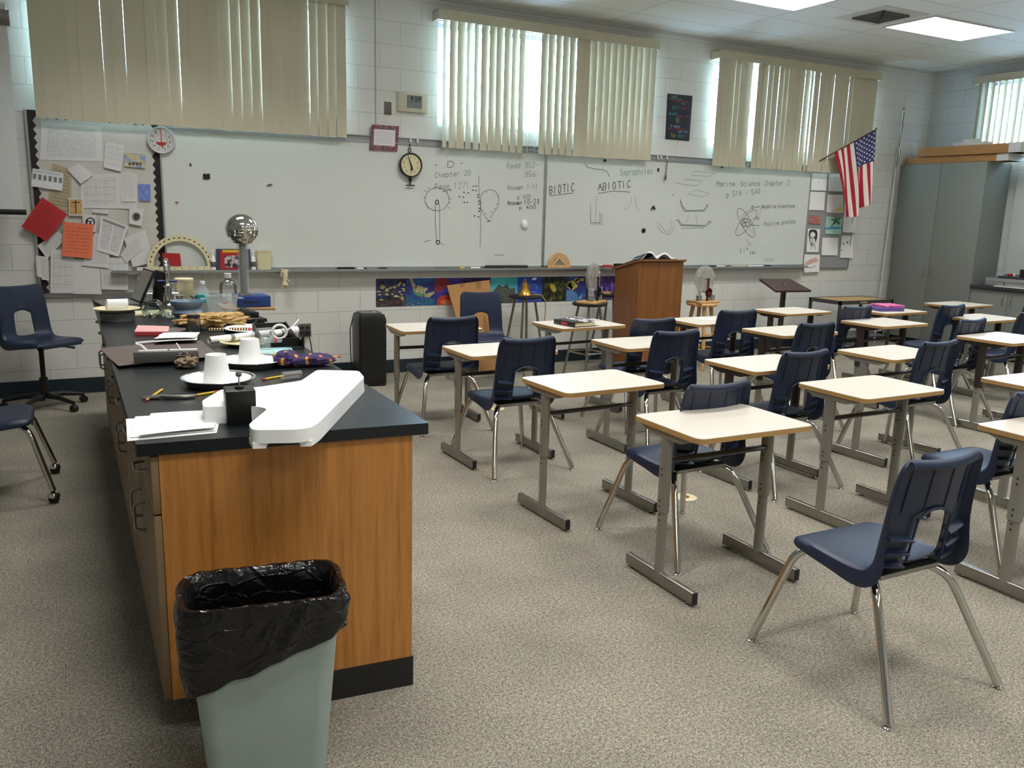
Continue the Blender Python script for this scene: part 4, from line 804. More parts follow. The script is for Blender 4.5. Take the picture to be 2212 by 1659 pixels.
# ------------------------------------------------------------------ sea prints under the tray
PX_ = [812, 877, 939, 1000, 1059, 1117, 1170, 1223, 1275, 1330]
seam = [m_blobs('sea_print_%d' % i, st, s_, 5, stretch=sx_) for i, (st, s_, sx_) in enumerate((
 ([(.3, (24, 16, 26)), (.45, (40, 34, 56)), (.52, (30, 56, 120)), (.60, (60, 40, 44)), (.7, (110, 96, 60))], 12, (1, 1, 1.6)), ([(.3, (40, 30, 80)), (.5, (44, 50, 130)), (.6, (34, 90, 150))], 5, (1, 1, 2)), ([(.35, (60, 20, 50)), (.47, (54, 50, 140)), (.56, (60, 60, 150)), (.64, (150, 40, 40))], 9, (1, 1, 1)),
 ([(.3, (24, 22, 50)), (.5, (34, 30, 80)), (.65, (110, 30, 60))], 8, (1, 1, 1)), ([(.3, (40, 150, 176)), (.55, (80, 190, 196)), (.7, (130, 210, 200))], 4, (1, 1, 1)), ([(.3, (30, 50, 130)), (.5, (40, 70, 170)), (.7, (60, 90, 190))], 4, (1, 1, 1)),
 ([(.35, (14, 18, 16)), (.5, (24, 30, 20)), (.6, (60, 74, 30)), (.7, (110, 110, 40))], 14, (1, 1, 1)), ([(.3, (40, 40, 100)), (.5, (50, 54, 130)), (.62, (40, 90, 150)), (.7, (130, 170, 190))], 9, (1, 1, 1)), ([(.3, (30, 20, 60)), (.5, (70, 40, 120)), (.62, (120, 80, 170)), (.7, (170, 120, 180))], 10, (3, 1, 1))))]
SL = ['sea print of yellow fish over a dark reef, leftmost in the row', 'sea print of a swimming turtle', 'sea print with orange anemone, partly behind the cardboard', 'dark sea print mostly hidden behind the cardboard', 'turquoise sea print with branching coral, behind the bell stool', 'bright blue sea print with a pale jellyfish outline', 'dark sea print with a leafy green creature', 'sea print with a cluster of yellow fish', 'violet sea print beside the lectern']
yy = WY-.003
for i in range(9):
    a, b = Y(PX_[i], 630).x, Y(PX_[i+1], 630).x; zt, zb = .925, .655+.001*i
    t = thing('sea_print', SL[i], 'poster', (a, yy, zb), 0, 'sea prints in a row below the tray')
    obj('sheet', MB().box(0, b-a, 0, .002, 0, zt-zb), seam[i], t, smooth=False); W_, H_ = b-a, zt-zb
    def shp(pts, m, k=1): obj('motif', MB().prism([(p[0]*W_, p[1]*H_) for p in pts], 0, .0004*k, T=FACE), m, t, smooth=False)
    def el(cx, cy, rx, ry, rot=0): return [p for p in arc(cx, cy, rx, ry, n=12, rot=rot)[:-1]]
    if i == 0:
        mb = MB(); r2 = random.Random(5)
        for _ in range(26): mb.prism([(p[0]*W_, p[1]*H_) for p in el(r2.uniform(.06, .94), r2.uniform(.25, .85), r2.uniform(.03, .075), r2.uniform(.02, .05), r2.uniform(-25, 25))], 0, .0005, T=FACE)
        M['fishy'] = m_blobs('fish_yellow', [(.3, (120, 96, 40)), (.5, (196, 180, 96)), (.7, (226, 220, 160))], 60); obj('fish', mb, 'fishy', t, smooth=False)
        shp([(0, 0), (1, 0), (1, .22), (.7, .3), (.4, .2), (.2, .3), (0, .2)], m_blobs('reef_dark', [(.3, (30, 24, 30)), (.55, (76, 56, 62)), (.7, (110, 90, 90))], 30))
    if i == 1:
        M['turt'] = m_blobs('turtle_skin', [(.35, (70, 66, 50)), (.5, (170, 156, 110)), (.65, (220, 210, 170))], 90, voro=False); M['turtg'] = m_blobs('turtle_belly', [(.3, (40, 110, 80)), (.7, (110, 160, 110))], 30)
        shp([(0, 0), (1, 0), (1, .25), (.6, .33), (.3, .25), (0, .42)], m_blobs('reef_blue', [(.3, (20, 70, 120)), (.5, (40, 110, 150)), (.6, (60, 40, 46)), (.72, (160, 180, 180))], 24)); shp(el(.45, .5, .24, .16, -28), 'turtg', 2); shp(el(.48, .58, .2, .14, -20), 'turt', 3); shp([(.1, 1), (.2, 1), (.36, .66), (.26, .58)], 'turt', 3); shp([(.62, .4), (.95, .52), (1, .46), (.82, .3), (.64, .3)], 'turt', 4); shp(el(.68, .6, .08, .06), 'turt', 4)
    if i == 2: shp(el(.42, .12, .34, .26)[0:7]+[(.08, .0), (.76, .0)], mat('anemone', (206, 70, 32), .6)); shp(el(.4, .1, .2, .1), mat('anemone_light', (226, 130, 90), .6), 2); shp([(0, 1), (.4, 1), (.55, .8), (.3, .6), (.12, .45), (0, .5)], mat('coral_red', (130, 40, 52), .7))
    if i == 4: shp([(.1, 0), (.12, .5), (.3, .72), (.45, .62), (.62, .75), (.72, .55), (.9, .6), (1, 0)], m_blobs('coral_brown', [(.35, (40, 36, 30)), (.5, (96, 84, 70)), (.65, (60, 130, 130))], 70, voro=False))
    if i == 5:
        M['jelly'] = mat('jelly_white', (176, 190, 226), .6); obj('outline', ink(MB(), [[(p[0]*W_, p[1]*H_) for p in arc(.62, .42, .2, .3, 20, 330)], [(.4*W_, .3*H_), (.6*W_, .42*H_), (.8*W_, .36*H_)], [(p[0]*W_, p[1]*H_) for p in arc(.3, .75, .08, .06)]], -.0008, .004, conv=lambda p: p), 'jelly', t, smooth=False); shp(el(.68, .92, .1, .05, 10), 'foam', 1)
    if i == 6:
        mb = MB(); r2 = random.Random(2)
        for _ in range(16): a_ = r2.uniform(0, 6.3); ink(mb, [[(.5*W_, .5*H_), (W_*(.5+.25*math.cos(a_)), H_*(.5+.2*math.sin(a_))), (W_*(.5+.42*math.cos(a_+.25)), H_*(.5+.44*math.sin(a_+.25)))]], -.0008, .004, conv=lambda p: p)
        obj('fronds', mb, mat('frond_green', (84, 96, 40), .7), t, smooth=False); shp(el(.45, .55, .1, .2, 30), mat('seadragon_yellow', (176, 160, 60), .7), 3)
    if i == 7:
        mb = MB(); r2 = random.Random(9)
        for _ in range(11): mb.prism([(p[0]*W_, p[1]*H_) for p in el(r2.uniform(.08, .7), r2.uniform(.42, .92), r2.uniform(.08, .13), r2.uniform(.05, .09), r2.uniform(-40, 10))], 0, .0005, T=FACE)
        obj('fish', mb, mat('fish_gold', (190, 176, 70), .6), t, smooth=False); shp([(0, 0), (.5, 0), (.45, .3), (.25, .42), (0, .45)], mat('coral_blue', (90, 130, 180), .6))
# ------------------------------------------------------------------ grey tack board with drawings at the right
t = thing('grey_pinboard', 'grey pinboard of student drawings, partly behind the flag', 'pinboard')
obj('panel', MB().box(8.17, 8.975, WY-.014, WY, 1.0, 2.19), 'tack', t, smooth=False); obj('frame', MB().box(8.166, 8.18, WY-.02, WY, .995, 2.19).box(8.965, 8.98, WY-.02, WY, .995, 2.19).box(8.166, 8.98, WY-.022, WY, .985, 1.0), 'alu', t, smooth=False)
def B5(x, y): return (1720+x/6.914, 360+y/6.914)
M['d_yel'] = mat('crayon_yellow', (226, 214, 120), .8); M['d_grn'] = mat('crayon_green', (50, 110, 84), .8); M['d_teal'] = mat('paper_aqua', (176, 214, 204), .8); M['d_blu'] = mat('crayon_blue', (80, 160, 190), .8); M['d_pnk'] = mat('crayon_pink', (222, 178, 170), .8); M['d_red'] = m_blobs('crayon_red', [(.35, (206, 150, 140)), (.55, (150, 60, 66)), (.7, (220, 190, 170))], 50)
DR = [('white drawing at the top left of the grey pinboard', 'plain', [(190, 352), (443, 360), (462, 110), (205, 90)]), ('white drawing left of the flag, top row second', 'plain', [(470, 365), (690, 372), (700, 115), (490, 112)]),
 ('blank white sheet in the second row of the grey pinboard', 'plain', [(168, 645), (412, 655), (436, 380), (190, 375)]), ('white drawing with a yellow corner, beside the flag', 'plain', [(447, 685), (700, 690), (700, 420), (470, 415)]),
 ('small red patterned card on the grey pinboard', 'redcard', [(182, 850), (358, 860), (368, 735), (192, 730)]), ('aqua drawing of a green palm tree', 'palm', [(427, 1005), (660, 1008), (690, 770), (447, 740)]),
 ('charcoal portrait drawing of a face on the grey pinboard', 'face', [(145, 1275), (325, 1278), (358, 932), (175, 925)]), ('white sheet right of the palm tree drawing, below the flag', 'plain', [(690, 980), (872, 985), (895, 740), (705, 740)]),
 ('pale blank sheet with a curled corner in the bottom row', 'plain', [(372, 1322), (610, 1325), (632, 1062), (392, 1060)]), ('pale sheet with small dark marks, lowest at the right', 'marks', [(650, 1360), (840, 1365), (858, 1035), (680, 1030)]),
 ('white drawing with pink shading hanging below the pinboard', 'pink', [(112, 1582), (340, 1570), (355, 1315), (115, 1312)])]
for k, (lab, kd, c) in enumerate(DR):
    yy = WY-.016-(.008 if 'below the pinboard' in lab else 0)-(0.002 if k > 5 else 0); o = obj('drawing_sheet', quad_sheet([Y(*B5(*p), yy) for p in c], bow=.006, n=4), {'redcard': M['d_red'], 'palm': M['d_teal']}.get(kd, M['paper']), solid=.0006); tag(o, lab, 'drawing', 'drawings on the grey pinboard')
    yq = yy-.0075
    def P5(pts): return [B5(*p) for p in pts]
    def poly5(pts, m, nm='shading'): obj(nm, MB().prism([(lambda q: (q.x, q.z))(Y(*B5(*p), yq)) for p in pts], 0, .0004, T=wallT(0, yq+.0012, 0)), m, o, smooth=False)
    if 'yellow corner' in lab: poly5([(510, 684), (690, 686), (690, 600), (640, 610)], 'd_yel')
    if kd == 'face':
        poly5([(190, 1010), (200, 950), (240, 938), (300, 945), (318, 990), (312, 1060), (290, 1140), (282, 1060), (290, 1000), (255, 965), (215, 990), (203, 1060), (205, 1120)], 'skin', 'hair')
        obj('features', ink(MB(), [P5(q) for q in ([(203, 1060), (208, 1130), (230, 1180), (255, 1185), (285, 1150)], [(205, 1055), (235, 1048)], [(258, 1048), (290, 1052)], [(210, 1065), (232, 1068)], [(262, 1068), (285, 1068)], [(246, 1060), (240, 1120), (252, 1125)], [(225, 1150), (240, 1145), (258, 1150), (240, 1160), (225, 1150)], [(228, 1185), (222, 1230)], [(275, 1180), (290, 1235)])], yq, .006), 'skin', o, smooth=False)
    if kd == 'palm':
        poly5([(520, 890), (535, 893), (600, 800), (588, 796)], 'd_grn', 'trunk')
        for q in ([(595, 800), (530, 775), (520, 795), (580, 815)], [(595, 800), (570, 755), (600, 752), (610, 795)], [(600, 800), (640, 755), (668, 775), (615, 812)], [(600, 805), (660, 830), (635, 870), (598, 820)], [(598, 805), (560, 840), (575, 860), (605, 820)]): poly5(q, 'd_grn', 'frond')
        poly5([(430, 910), (560, 900), (680, 905), (678, 925), (430, 935)], 'd_blu', 'sea')
    if kd == 'pink': poly5([(130, 1450), (160, 1410), (300, 1355), (325, 1400), (240, 1440), (150, 1475)], 'd_pnk'); obj('pencil_line', ink(MB(), [P5([(180, 1510), (250, 1500), (290, 1480)]), P5([(205, 1410), (230, 1395)])], yq, .005), 'marker', o, smooth=False)
    if kd == 'marks': obj('pencil_mark', ink(MB(), [P5([(702, 1145), (712, 1158)]), P5([(760, 1120), (775, 1135), (765, 1140)]), P5([(680, 1245), (686, 1250)])], yq, .012), 'rust', o, smooth=False)
    if k in (0, 1): obj('pencil_line', ink(MB(), [P5([(240+k*330, 190), (265+k*330, 175)]), P5([(330+k*250, 220), (345+k*250, 235)])], yq, .005), 'marker', o, smooth=False)
# ------------------------------------------------------------------ projection screen at the left edge
t = thing('projection_screen', 'white pull-down projection screen cut off by the left edge', 'screen'); sx = -.285
obj('fabric', MB().box(-2.0, sx, 7.5, 7.503, 1.50, 2.84), 'screen', t, smooth=False); obj('bottom_bar', MB().tube([(-2.02, 7.5, 1.485), (sx+.02, 7.5, 1.485)], .02, 12), 'black', t)
obj('housing', MB().tube([(-2.03, 7.5, 2.87), (sx+.02, 7.5, 2.87)], .055, 16), 'greymetal', t); obj('bracket', MB().box(sx-.03, sx, 7.5, WY-.003, 2.93, 2.97), 'white_metal', t, smooth=False)
# ------------------------------------------------------------------ lab bench
BX1, BX2 = .165, .935
units = [(2.45, 3.45), (3.452, 4.45), (4.452, 5.45), (5.452, 6.55)]
LB = ['nearest wooden lab bench cabinet with a wide plain end panel', 'second wooden lab bench cabinet from the near end, loop pulls facing the chair on casters', 'third lab bench cabinet from the near end', 'farthest lab bench cabinet, beside the swivel chair']
for k, (a, b) in enumerate(units):
    t = thing('lab_cabinet', LB[k], 'cabinet', (0, 0, 0), 0, 'cabinets under the lab bench top')
    nl = .06 if k == 0 else 0; obj('carcass', MB().prism([(BX1+.022, a+nl), (BX2, a), (BX2, b), (BX1+.022, b)], .105, .878), 'wood', t, smooth=False)
    obj('toe_base', MB().prism([(.27, a+nl*.85-.004*(k == 0)), (BX2+.004, a-.004*(k == 0)), (BX2+.004, b), (.27, b)], 0, .105), 'rubber', t, smooth=False)
    n = 2; w_ = (b-a)/n
    for i in range(n):
        y0, y1 = a+w_*i+.002+(nl if i == 0 else 0), a+w_*(i+1)-.004
        for nm, z0, z1 in (('drawer', .70, .874), ('door', .108, .694)):
            d_ = obj(nm, MB().box(BX1, BX1+.021, y0, y1, z0, z1), 'woodedge', t, bevel=.002)
            zc = (z0+z1)/2 if nm == 'drawer' else z1-.12; yc = (y0+y1)/2 if nm == 'drawer' else (y0+.07 if i else y1-.07)
            pts = [(BX1, yc-.05, zc), (BX1-.034, yc-.045, zc), (BX1-.034, yc+.045, zc), (BX1, yc+.05, zc)] if nm == 'drawer' else [(BX1, yc, zc-.05), (BX1-.034, yc, zc-.045), (BX1-.034, yc, zc+.045), (BX1, yc, zc+.05)]
            obj('handle', MB().tube(fillet(pts, .03, 5), .005, 8), 'steel', d_)
BZ = .917
t = obj('worktop', MB().prism([(.130, 2.505), (.985, 2.435), (.985, 6.75), (.125, 6.75)], .88, BZ), 'slate', bevel=.003); tag(t, 'long black epoxy worktop covering the lab bench', 'worktop')
# foam packing block
T0 = [(537, 917), (578, 883), (556, 878), (479, 878), (440, 880), (436, 866), (478, 841), (558, 836), (651, 822), (685, 799), (775, 801), (787, 815), (690, 912), (672, 924), (640, 928), (545, 929)]
fp = [(lambda q: (q.x, q.y))(G(p[0], p[1], .972)) for p in T0]
def inset(pts, r, n=3):   # round the corners
    out = []; m = len(pts)
    for i in range(m):
        a, b, c = Vector(pts[i-1]), Vector(pts[i]), Vector(pts[(i+1) % m]); d1, d2 = a-b, c-b; L = min(r, d1.length*.45, d2.length*.45); p, q = b+d1.normalized()*L, b+d2.normalized()*L
        for j in range(n+1): s = j/n; out.append(tuple(p*(1-s)**2+b*2*s*(1-s)+q*s*s))
    return out
fm = MB().prism(inset(fp, .02), BZ+.016, .972)
c1, c2 = Vector(fp[15]), Vector(fp[13]); e = (c2-c1).normalized(); nn = Vector((-e.y, e.x))
lo = [tuple(c1), tuple(c1+e*.045), tuple(c1+e*.05+nn*.05), tuple(c1+e*.105+nn*.05), tuple(c1+e*.11)]+fp[13:9:-1]+fp[9:0:-1]
lo = fp[1:14]+[tuple(c2-e*.03), tuple(c2-e*.035+nn*.05), tuple(c1+e*.04+nn*.05), tuple(c1+e*.035), fp[15], fp[0]]
t = thing('foam_block', 'large white foam packing block with a side arm on the near bench end', 'packing foam'); obj('body', fm, 'foam', t, bevel=.008); obj('foot', MB().prism(lo, BZ+.0005, BZ+.0165), 'foam', t, smooth=False)
# papers at the near left corner
t = thing('paper_stack', 'loose stack of white papers overhanging the near left bench corner', 'paper stack')
for k, c in enumerate(([(275, 953), (468, 935), (478, 897), (272, 905)], [(280, 945), (466, 930), (480, 890), (292, 900)], [(300, 945), (462, 928), (476, 886), (326, 893)])):
    P_ = [G(*p, BZ+.001+.003*k) for p in c]; obj('sheet', quad_sheet(P_, bow=.0, n=5) if k < 2 else quad_sheet(P_, bow=.006, n=6), 'paper', t, solid=.0012)
# black box with ball-topped rod
t = thing('electroscope_box', 'black acrylic box with a small ball-topped rod', 'electroscope', (.444, 2.675, BZ), R(-4))
obj('box', MB().box(-.044, .044, -.046, .046, 0, .105), 'black', t, bevel=.002); obj('side_window', MB().box(-.0455, -.044, -.034, .036, .012, .098), 'plastic', t, smooth=False); obj('collar', MB().lathe([(.014, .105), (.014, .112), (.005, .114)], 14), 'rubber', t)
obj('rod', MB().tube([(0, 0, .11), (0, 0, .15)], .0022, 8), 'steel', t); obj('ball', MB().lathe([(.0001, .141), (.007, .143), (.0105, .15), (.007, .158), (.0001, .161)], 16), 'greybox', t)
def pencil(p, q, lab, er_=True, tip=True, z=BZ):
    a = G(*p, z); b = G(*q, z); d_ = (b-a); L = d_.length; t = thing('pencil', lab, 'pencil', (a.x, a.y, z+.0042), math.atan2(d_.y, d_.x), 'pencils on the lab bench')
    obj('shaft', MB().tube([(.014, 0, 0), (L-.016, 0, 0)], .004, 6), 'yellow', t, smooth=False)
    obj('eraser', MB().tube([(0, 0, 0), (.014, 0, 0)], .004, 10), 'pink', t); obj('tip', MB().tube([(L-.016, 0, 0), (L, 0, 0)], [.0038, .0008], 8), 'tan', t)
pencil((315, 868), (353, 842), 'short yellow pencil near the left edge of the bench'); pencil((470, 848), (417, 857), 'yellow pencil half hidden behind the black box'); pencil((567, 822), (625, 812), 'yellow pencil lying under the clear plastic tube'); pencil((736, 772), (660, 776), 'yellow pencil with a red end behind the plaid mitt')
# pliers
a = G(345, 862, BZ); t = thing('pliers', 'grey metal pliers lying beside the short yellow pencil', 'pliers', (a.x, a.y, BZ), R(-8))
obj('jaw', MB().tube([(-.06, .012, .006), (-.03, .004, .007), (0, 0, .008)], [.003, .007, .009], 8).tube([(-.055, -.006, .006), (0, 0, .008)], [.003, .009], 8), 'steel', t)
for s in (-1, 1): obj('handle', MB().tube([(0, 0, .009), (.04, s*.014, .009), (.085, s*.016, .008), (.115, s*.010, .008)], [.007, .007, .0075, .005], 8), 'steel' if s < 0 else 'blackm', t)
# pie pans with upturned cups
def pan(c, r, lab, cup, cr, rim='foil'):
    t = thing('pie_pan', lab, 'pan', (c[0], c[1], BZ), 0, 'pans and plates on the lab bench'); n = 48; pr_ = [(0, .0035), (r*.74, .003), (r*.78, .005), (r*.95, .03), (r, .031), (r*1.01, .029), (r*.96, .027), (r*.80, .001), (0, .0005)]
    mb = MB(); vs = []
    for i, (q, z) in enumerate(pr_):
        for j in range(n): k = 1+(.012 if (i in (3, 6) and j % 2) else 0); a = 2*math.pi*j/n; mb.v.append((q*k*math.cos(a), q*k*math.sin(a), z))
    for i in range(len(pr_)-1):
        for j in range(n): mb.f.append((i*n+j, i*n+(j+1) % n, (i+1)*n+(j+1) % n, (i+1)*n+j)); mb.m.append(0)
    obj('pan', mb, rim, t, smooth=False); obj('liner', MB().lathe([(0, .005), (r*.72, .005), (r*.88, .026), (r*.885, .027), (r*.72, .0065), (0, .0065)], 40), 'foam', t)
    u = thing('foam_cup', cup, 'cup', (c[0]-.005, c[1], BZ+.0068), 0, 'foam cups on the lab bench'); obj('body', MB().lathe([(cr, 0), (cr*.98, .004), (cr*.72, .108), (cr*.70, .110), (cr*.68, .108), (cr*.66, .1), (0, .1)], 28), 'foam', u); obj('rim', MB().lathe([(cr*1.0, 0), (cr*1.05, .003), (cr*1.0, .006), (cr*.97, .003)], 28), 'foam', u)
pan((.468, 3.27), .135, 'nearest foil pie pan, white inside, holding an upturned foam cup', 'upturned white foam cup in the nearest pie pan', .052)
pan((.655, 3.62), .135, 'farther foil pie pan beside the plaid mitt', 'upturned white foam cup in the farther pie pan', .052)
# plaid mitt
def m_plaid():
    k = NT('plaid_knit'); v = k.coord('Object', (1, 1, 1), (0, 0, .5)); sp = k.n('ShaderNodeSeparateXYZ'); k.t.links.new(v, sp.inputs[0])
    a = k.math('LESS_THAN', k.math('FRACT', k.math('MULTIPLY', sp.outputs[0], 22)), .26); b = k.math('LESS_THAN', k.math('FRACT', k.math('MULTIPLY', sp.outputs[1], 22)), .26)
    c = k.mix(a, lin((46, 44, 92)), lin((92, 48, 84))); c = k.mix(b, c, lin((96, 50, 70))); c = k.mix(k.math('MULTIPLY', a, b), c, lin((206, 170, 70))); k.put(k.b.inputs['Base Color'], c); k.b.inputs['Roughness'].default_value = .95; k.bump(k.noise(v, 160), .6, .004); return k.m
a, b = G(610, 796, BZ), G(732, 792, BZ); t = thing('knitted_mitt', 'navy and gold plaid knitted mitt behind the foam block', 'mitt', ((a.x+b.x)/2, (a.y+b.y)/2+.04, BZ), R(-3)); L = (b-a).length
mm_ = m_plaid(); obj('hand', blob((0, 0, .026), (L*.52, .05, .026), .3, 6, 28, 14, seed=3), mm_, t); obj('cuff', blob((-L*.38, .02, .032), (.055, .06, .034), .3, 7, seed=8), mm_, t)
# clear plastic tube with pencil
a = G(620, 820, BZ); t = thing('plastic_vial', 'small clear plastic cylinder lying on a pencil', 'vial', (a.x+.02, a.y+.01, BZ+.016), R(12)); obj('tube', MB().tube([(-.04, 0, 0), (.04, 0, 0)], .015, 16), 'plastic', t); obj('core', MB().tube([(-.03, 0, 0), (.05, 0, 0)], .004, 8), 'rust', t)
# pale blue tray and clear acrylic cross stand
P_ = [G(*p, BZ+.004) for p in ((562, 775), (640, 777), (628, 755), (556, 757))]; t = thing('foam_tray', 'pale blue foam tray behind the farther pie pan', 'tray'); obj('tray', MB().prism(inset([(p.x, p.y) for p in P_], .03), BZ+.0008, BZ+.008), 'lightblue', t); obj('rim', MB().tube([(p[0], p[1], BZ+.011) for p in inset([(p.x, p.y) for p in P_], .03)], .004, 6, closed=True), 'lightblue', t)
a = G(574, 768, BZ+.012); t = thing('acrylic_stand', 'clear acrylic stand with a crosswise pink-ended rod', 'lab stand', (a.x+.01, a.y+.05, BZ+.0155), R(10))
obj('foot', MB().box(-.035, .035, -.03, .03, 0, .014), 'plastic', t, smooth=False); obj('post', MB().box(-.022, .022, -.008, .008, .014, .10), 'plastic', t, smooth=False); obj('crown', MB().box(-.035, .035, -.02, .02, .10, .112), 'plastic', t, smooth=False)
obj('rod', MB().tube([(-.06, .022, .055), (.085, .022, .05)], .011, 12), 'plastic', t); obj('rod_end', MB().tube([(-.062, .022, .055), (-.03, .022, .054)], .0125, 12).tube([(.05, .022, .052), (.06, .022, .052)], .0125, 12), 'pink', t)
# black sorter, cord coil
a = G(668, 765, BZ); t = thing('desk_sorter', 'black plastic desk sorter standing at the right bench edge', 'sorter')
for x_ in (.80, .965):
    pr2 = [(3.99, BZ+.001), (4.37, BZ+.001), (4.37, BZ+.085)]+[(4.37-.38*i/8, BZ+.085-.052*math.sin(i/8*math.pi*.5)+(.03 if i == 8 else 0)) for i in range(1, 9)]
    obj('side', MB().prism(pr2, x_, x_+.006, T=Matrix(((0, 0, 1, 0), (1, 0, 0, 0), (0, 1, 0, 0), (0, 0, 0, 1)))), 'black', t, smooth=False)
obj('divider', MB().box(.806, .965, 4.06, 4.065, BZ+.001, BZ+.045).box(.806, .965, 4.36, 4.37, BZ+.001, BZ+.08).box(.806, .965, 3.99, 4.37, BZ+.001, BZ+.005), 'black', t, smooth=False)
t = tag(obj('tape_coil', MB().tube([(.9+.035*math.cos(i/16*2*math.pi), 4.2, BZ+.055+.035*math.sin(i/16*2*math.pi)) for i in range(16)], .007, 8, closed=True).tube([(.935, 4.2, BZ+.06), (.98, 4.25, BZ+.075), (1.02, 4.3, BZ+.1)], .003, 6), 'paper'), 'white cable coil tucked in the black sorter', 'cable')
# tubes and plates
def rod(p, q, r, lab, z=BZ, nm='plastic_pipe', cat='pipe'):
    a, b = G(*p, z+r), G(*q, z+r); t = thing(nm, lab, cat, (a.x, a.y, z+r), math.atan2(b.y-a.y, b.x-a.x)); L = (b-a).length
    n = 16; pr_ = MB().tube([(0, 0, 0), (L, 0, 0)], r, n, cap=False).tube([(0, 0, 0), (L, 0, 0)], r*.82, n, cap=False); obj('pipe', pr_, 'foam', t); obj('printed_band', MB().tube([(L*.3, 0, 0), (L*.36, 0, 0)], r*1.01, n, cap=False), 'lcd', t); return t
rod((452, 735), (590, 718), .017, 'long white plastic pipe lying across the bench, nearer one', BZ+.012); rod((588, 722), (640, 713), .02, 'white plastic pipe pointing at the wall outlet', BZ+.012)
def plate(px, py, r, lab, z=BZ, m='foam'):
    c = G(px, py, z); t = thing('paper_plate', lab, 'plate', (c.x, c.y, z+.001), 0, 'pans and plates on the lab bench'); obj('well', MB().lathe([(0, 0), (r*.62, 0), (r*.72, .004), (r*.97, .018), (r, .019), (r*.98, .021), (r*.72, .0065), (r*.62, .0025), (0, .0025)], 36), m, t); return c
plate(548, 716, .15, 'white plate lying behind the long white pipes'); plate(535, 745, .13, 'cream paper plate in front of the long white pipe', m='cream'); c = plate(253, 673, .125, 'cream plate at the far left bench edge holding a tipped cup', BZ+.05, 'cream')
t = thing('dish_stand', 'low dark tub under the cream plate at the left bench edge', 'tub', (c.x, c.y, BZ)); obj('tub', MB().lathe([(.09, 0), (.095, .048), (.085, .05), (0, .05)], 24), 'greybox', t)
Tt = Matrix.Translation((c.x+.0, c.y, BZ+.085)) @ Matrix.Rotation(R(8), 4, 'Z') @ Matrix.Rotation(R(97), 4, 'Y'); u = thing('foam_cup', 'white foam cup lying on its side on the cream plate', 'cup'); u['group'] = 'foam cups on the lab bench'
obj('body', MB().lathe([(.031, -.055), (.043, .05), (.045, .053), (.041, .053), (.03, -.05), (0, -.05)][0:5]+[(0, -.05)], 24, T=Tt).lathe([(.0, -.056), (.031, -.055)], 24, T=Tt), 'foam', u)
# brown paper, box, rocks, pages
P_ = [G(*p, BZ+.001) for p in ((257, 797), (480, 775), (434, 735), (216, 752))]; t = tag(obj('kraft_sheet', quad_sheet(P_, bow=.012, n=8), 'brownpaper', solid=.001), 'large dark brown paper sheet spread over the bench, one corner overhanging', 'paper sheet')
a, b = G(289, 786, BZ+.014), G(430, 781, BZ+.014); t = thing('metal_channel', 'long grey metal box lying on the brown paper', 'box', (a.x, a.y, BZ+.016), math.atan2(b.y-a.y, b.x-a.x)); L = (b-a).length
obj('shell', MB().box(0, L, 0, .05, 0, .045), 'greybox', t, bevel=.002); obj('top_strip', MB().box(.02, L*.52, .01, .03, .045, .05).box(L*.55, L*.98, .01, .03, .045, .05), 'paper', t, smooth=False); obj('lead', MB().tube([(.05, .02, .05), (.03, .03, .07), (.01, .035, .075)], .005, 6).tube([(L*.72, .02, .05), (L*.66, .03, .075)], .003, 6), 'paper', t)
a = G(392, 797, BZ); tag(obj('crumpled_rag', blob((a.x+.02, a.y+.02, BZ+.019), (.042, .035, .018), .9, 9, seed=5).__class__().add([], []) if 0 else blob((a.x+.02, a.y+.02, BZ+.022), (.042, .034, .02), .7, 9, seed=5), 'rock'), 'crumpled light brown lump in front of the grey metal box', 'crumpled paper')
tag(obj('crumpled_rag', blob((a.x+.015, a.y+.045, BZ+.045), (.024, .02, .018), .7, 9, seed=11), 'brownpaper'), 'small dark brown crumpled lump resting on the lighter one', 'crumpled paper')
t = thing('page_pile', 'white open pages lying behind the grey metal box', 'paper stack')
for k, cc in enumerate(([(333, 742), (425, 738), (428, 722), (345, 722)], [(332, 735), (420, 733), (432, 718), (352, 719)])): obj('sheet', quad_sheet([G(*p, BZ+.012+.008*k) for p in cc], bow=.008), 'paper', t, solid=.001)
obj('rail', MB().tube([tuple(G(292, 742, BZ+.012)), tuple(G(335, 738, BZ+.012))], .007, 8), 'white_metal', t)
P_ = [G(*p, BZ+.002) for p in ((291, 724), (364, 724), (366, 712), (298, 710))]; t = thing('red_booklet', 'pink-red booklet stack at the far left of the bench', 'booklet'); obj('block', MB().prism([(p.x, p.y) for p in P_], BZ+.001, BZ+.018), 'pink', t, smooth=False); obj('cover', MB().prism([(p.x, p.y) for p in P_], BZ+.018, BZ+.021), mat('pale_pink', (226, 170, 168), .6), t, smooth=False)
P_ = [G(*p, BZ+.002) for p in ((366, 728), (402, 718), (398, 708), (362, 716))]; t = thing('grey_clipboard', 'thin grey clipboard with a red sticker between booklet and pages', 'clipboard'); obj('board', MB().prism([(p.x, p.y) for p in P_], BZ+.012, BZ+.017), 'greybox', t, smooth=False); obj('sticker', MB().lathe([(.012, BZ+.0171), (.012, BZ+.0178), (0, BZ+.0178)], 12, c=((P_[0].x+P_[2].x)/2, (P_[0].y+P_[2].y)/2, 0)), 'red', t)
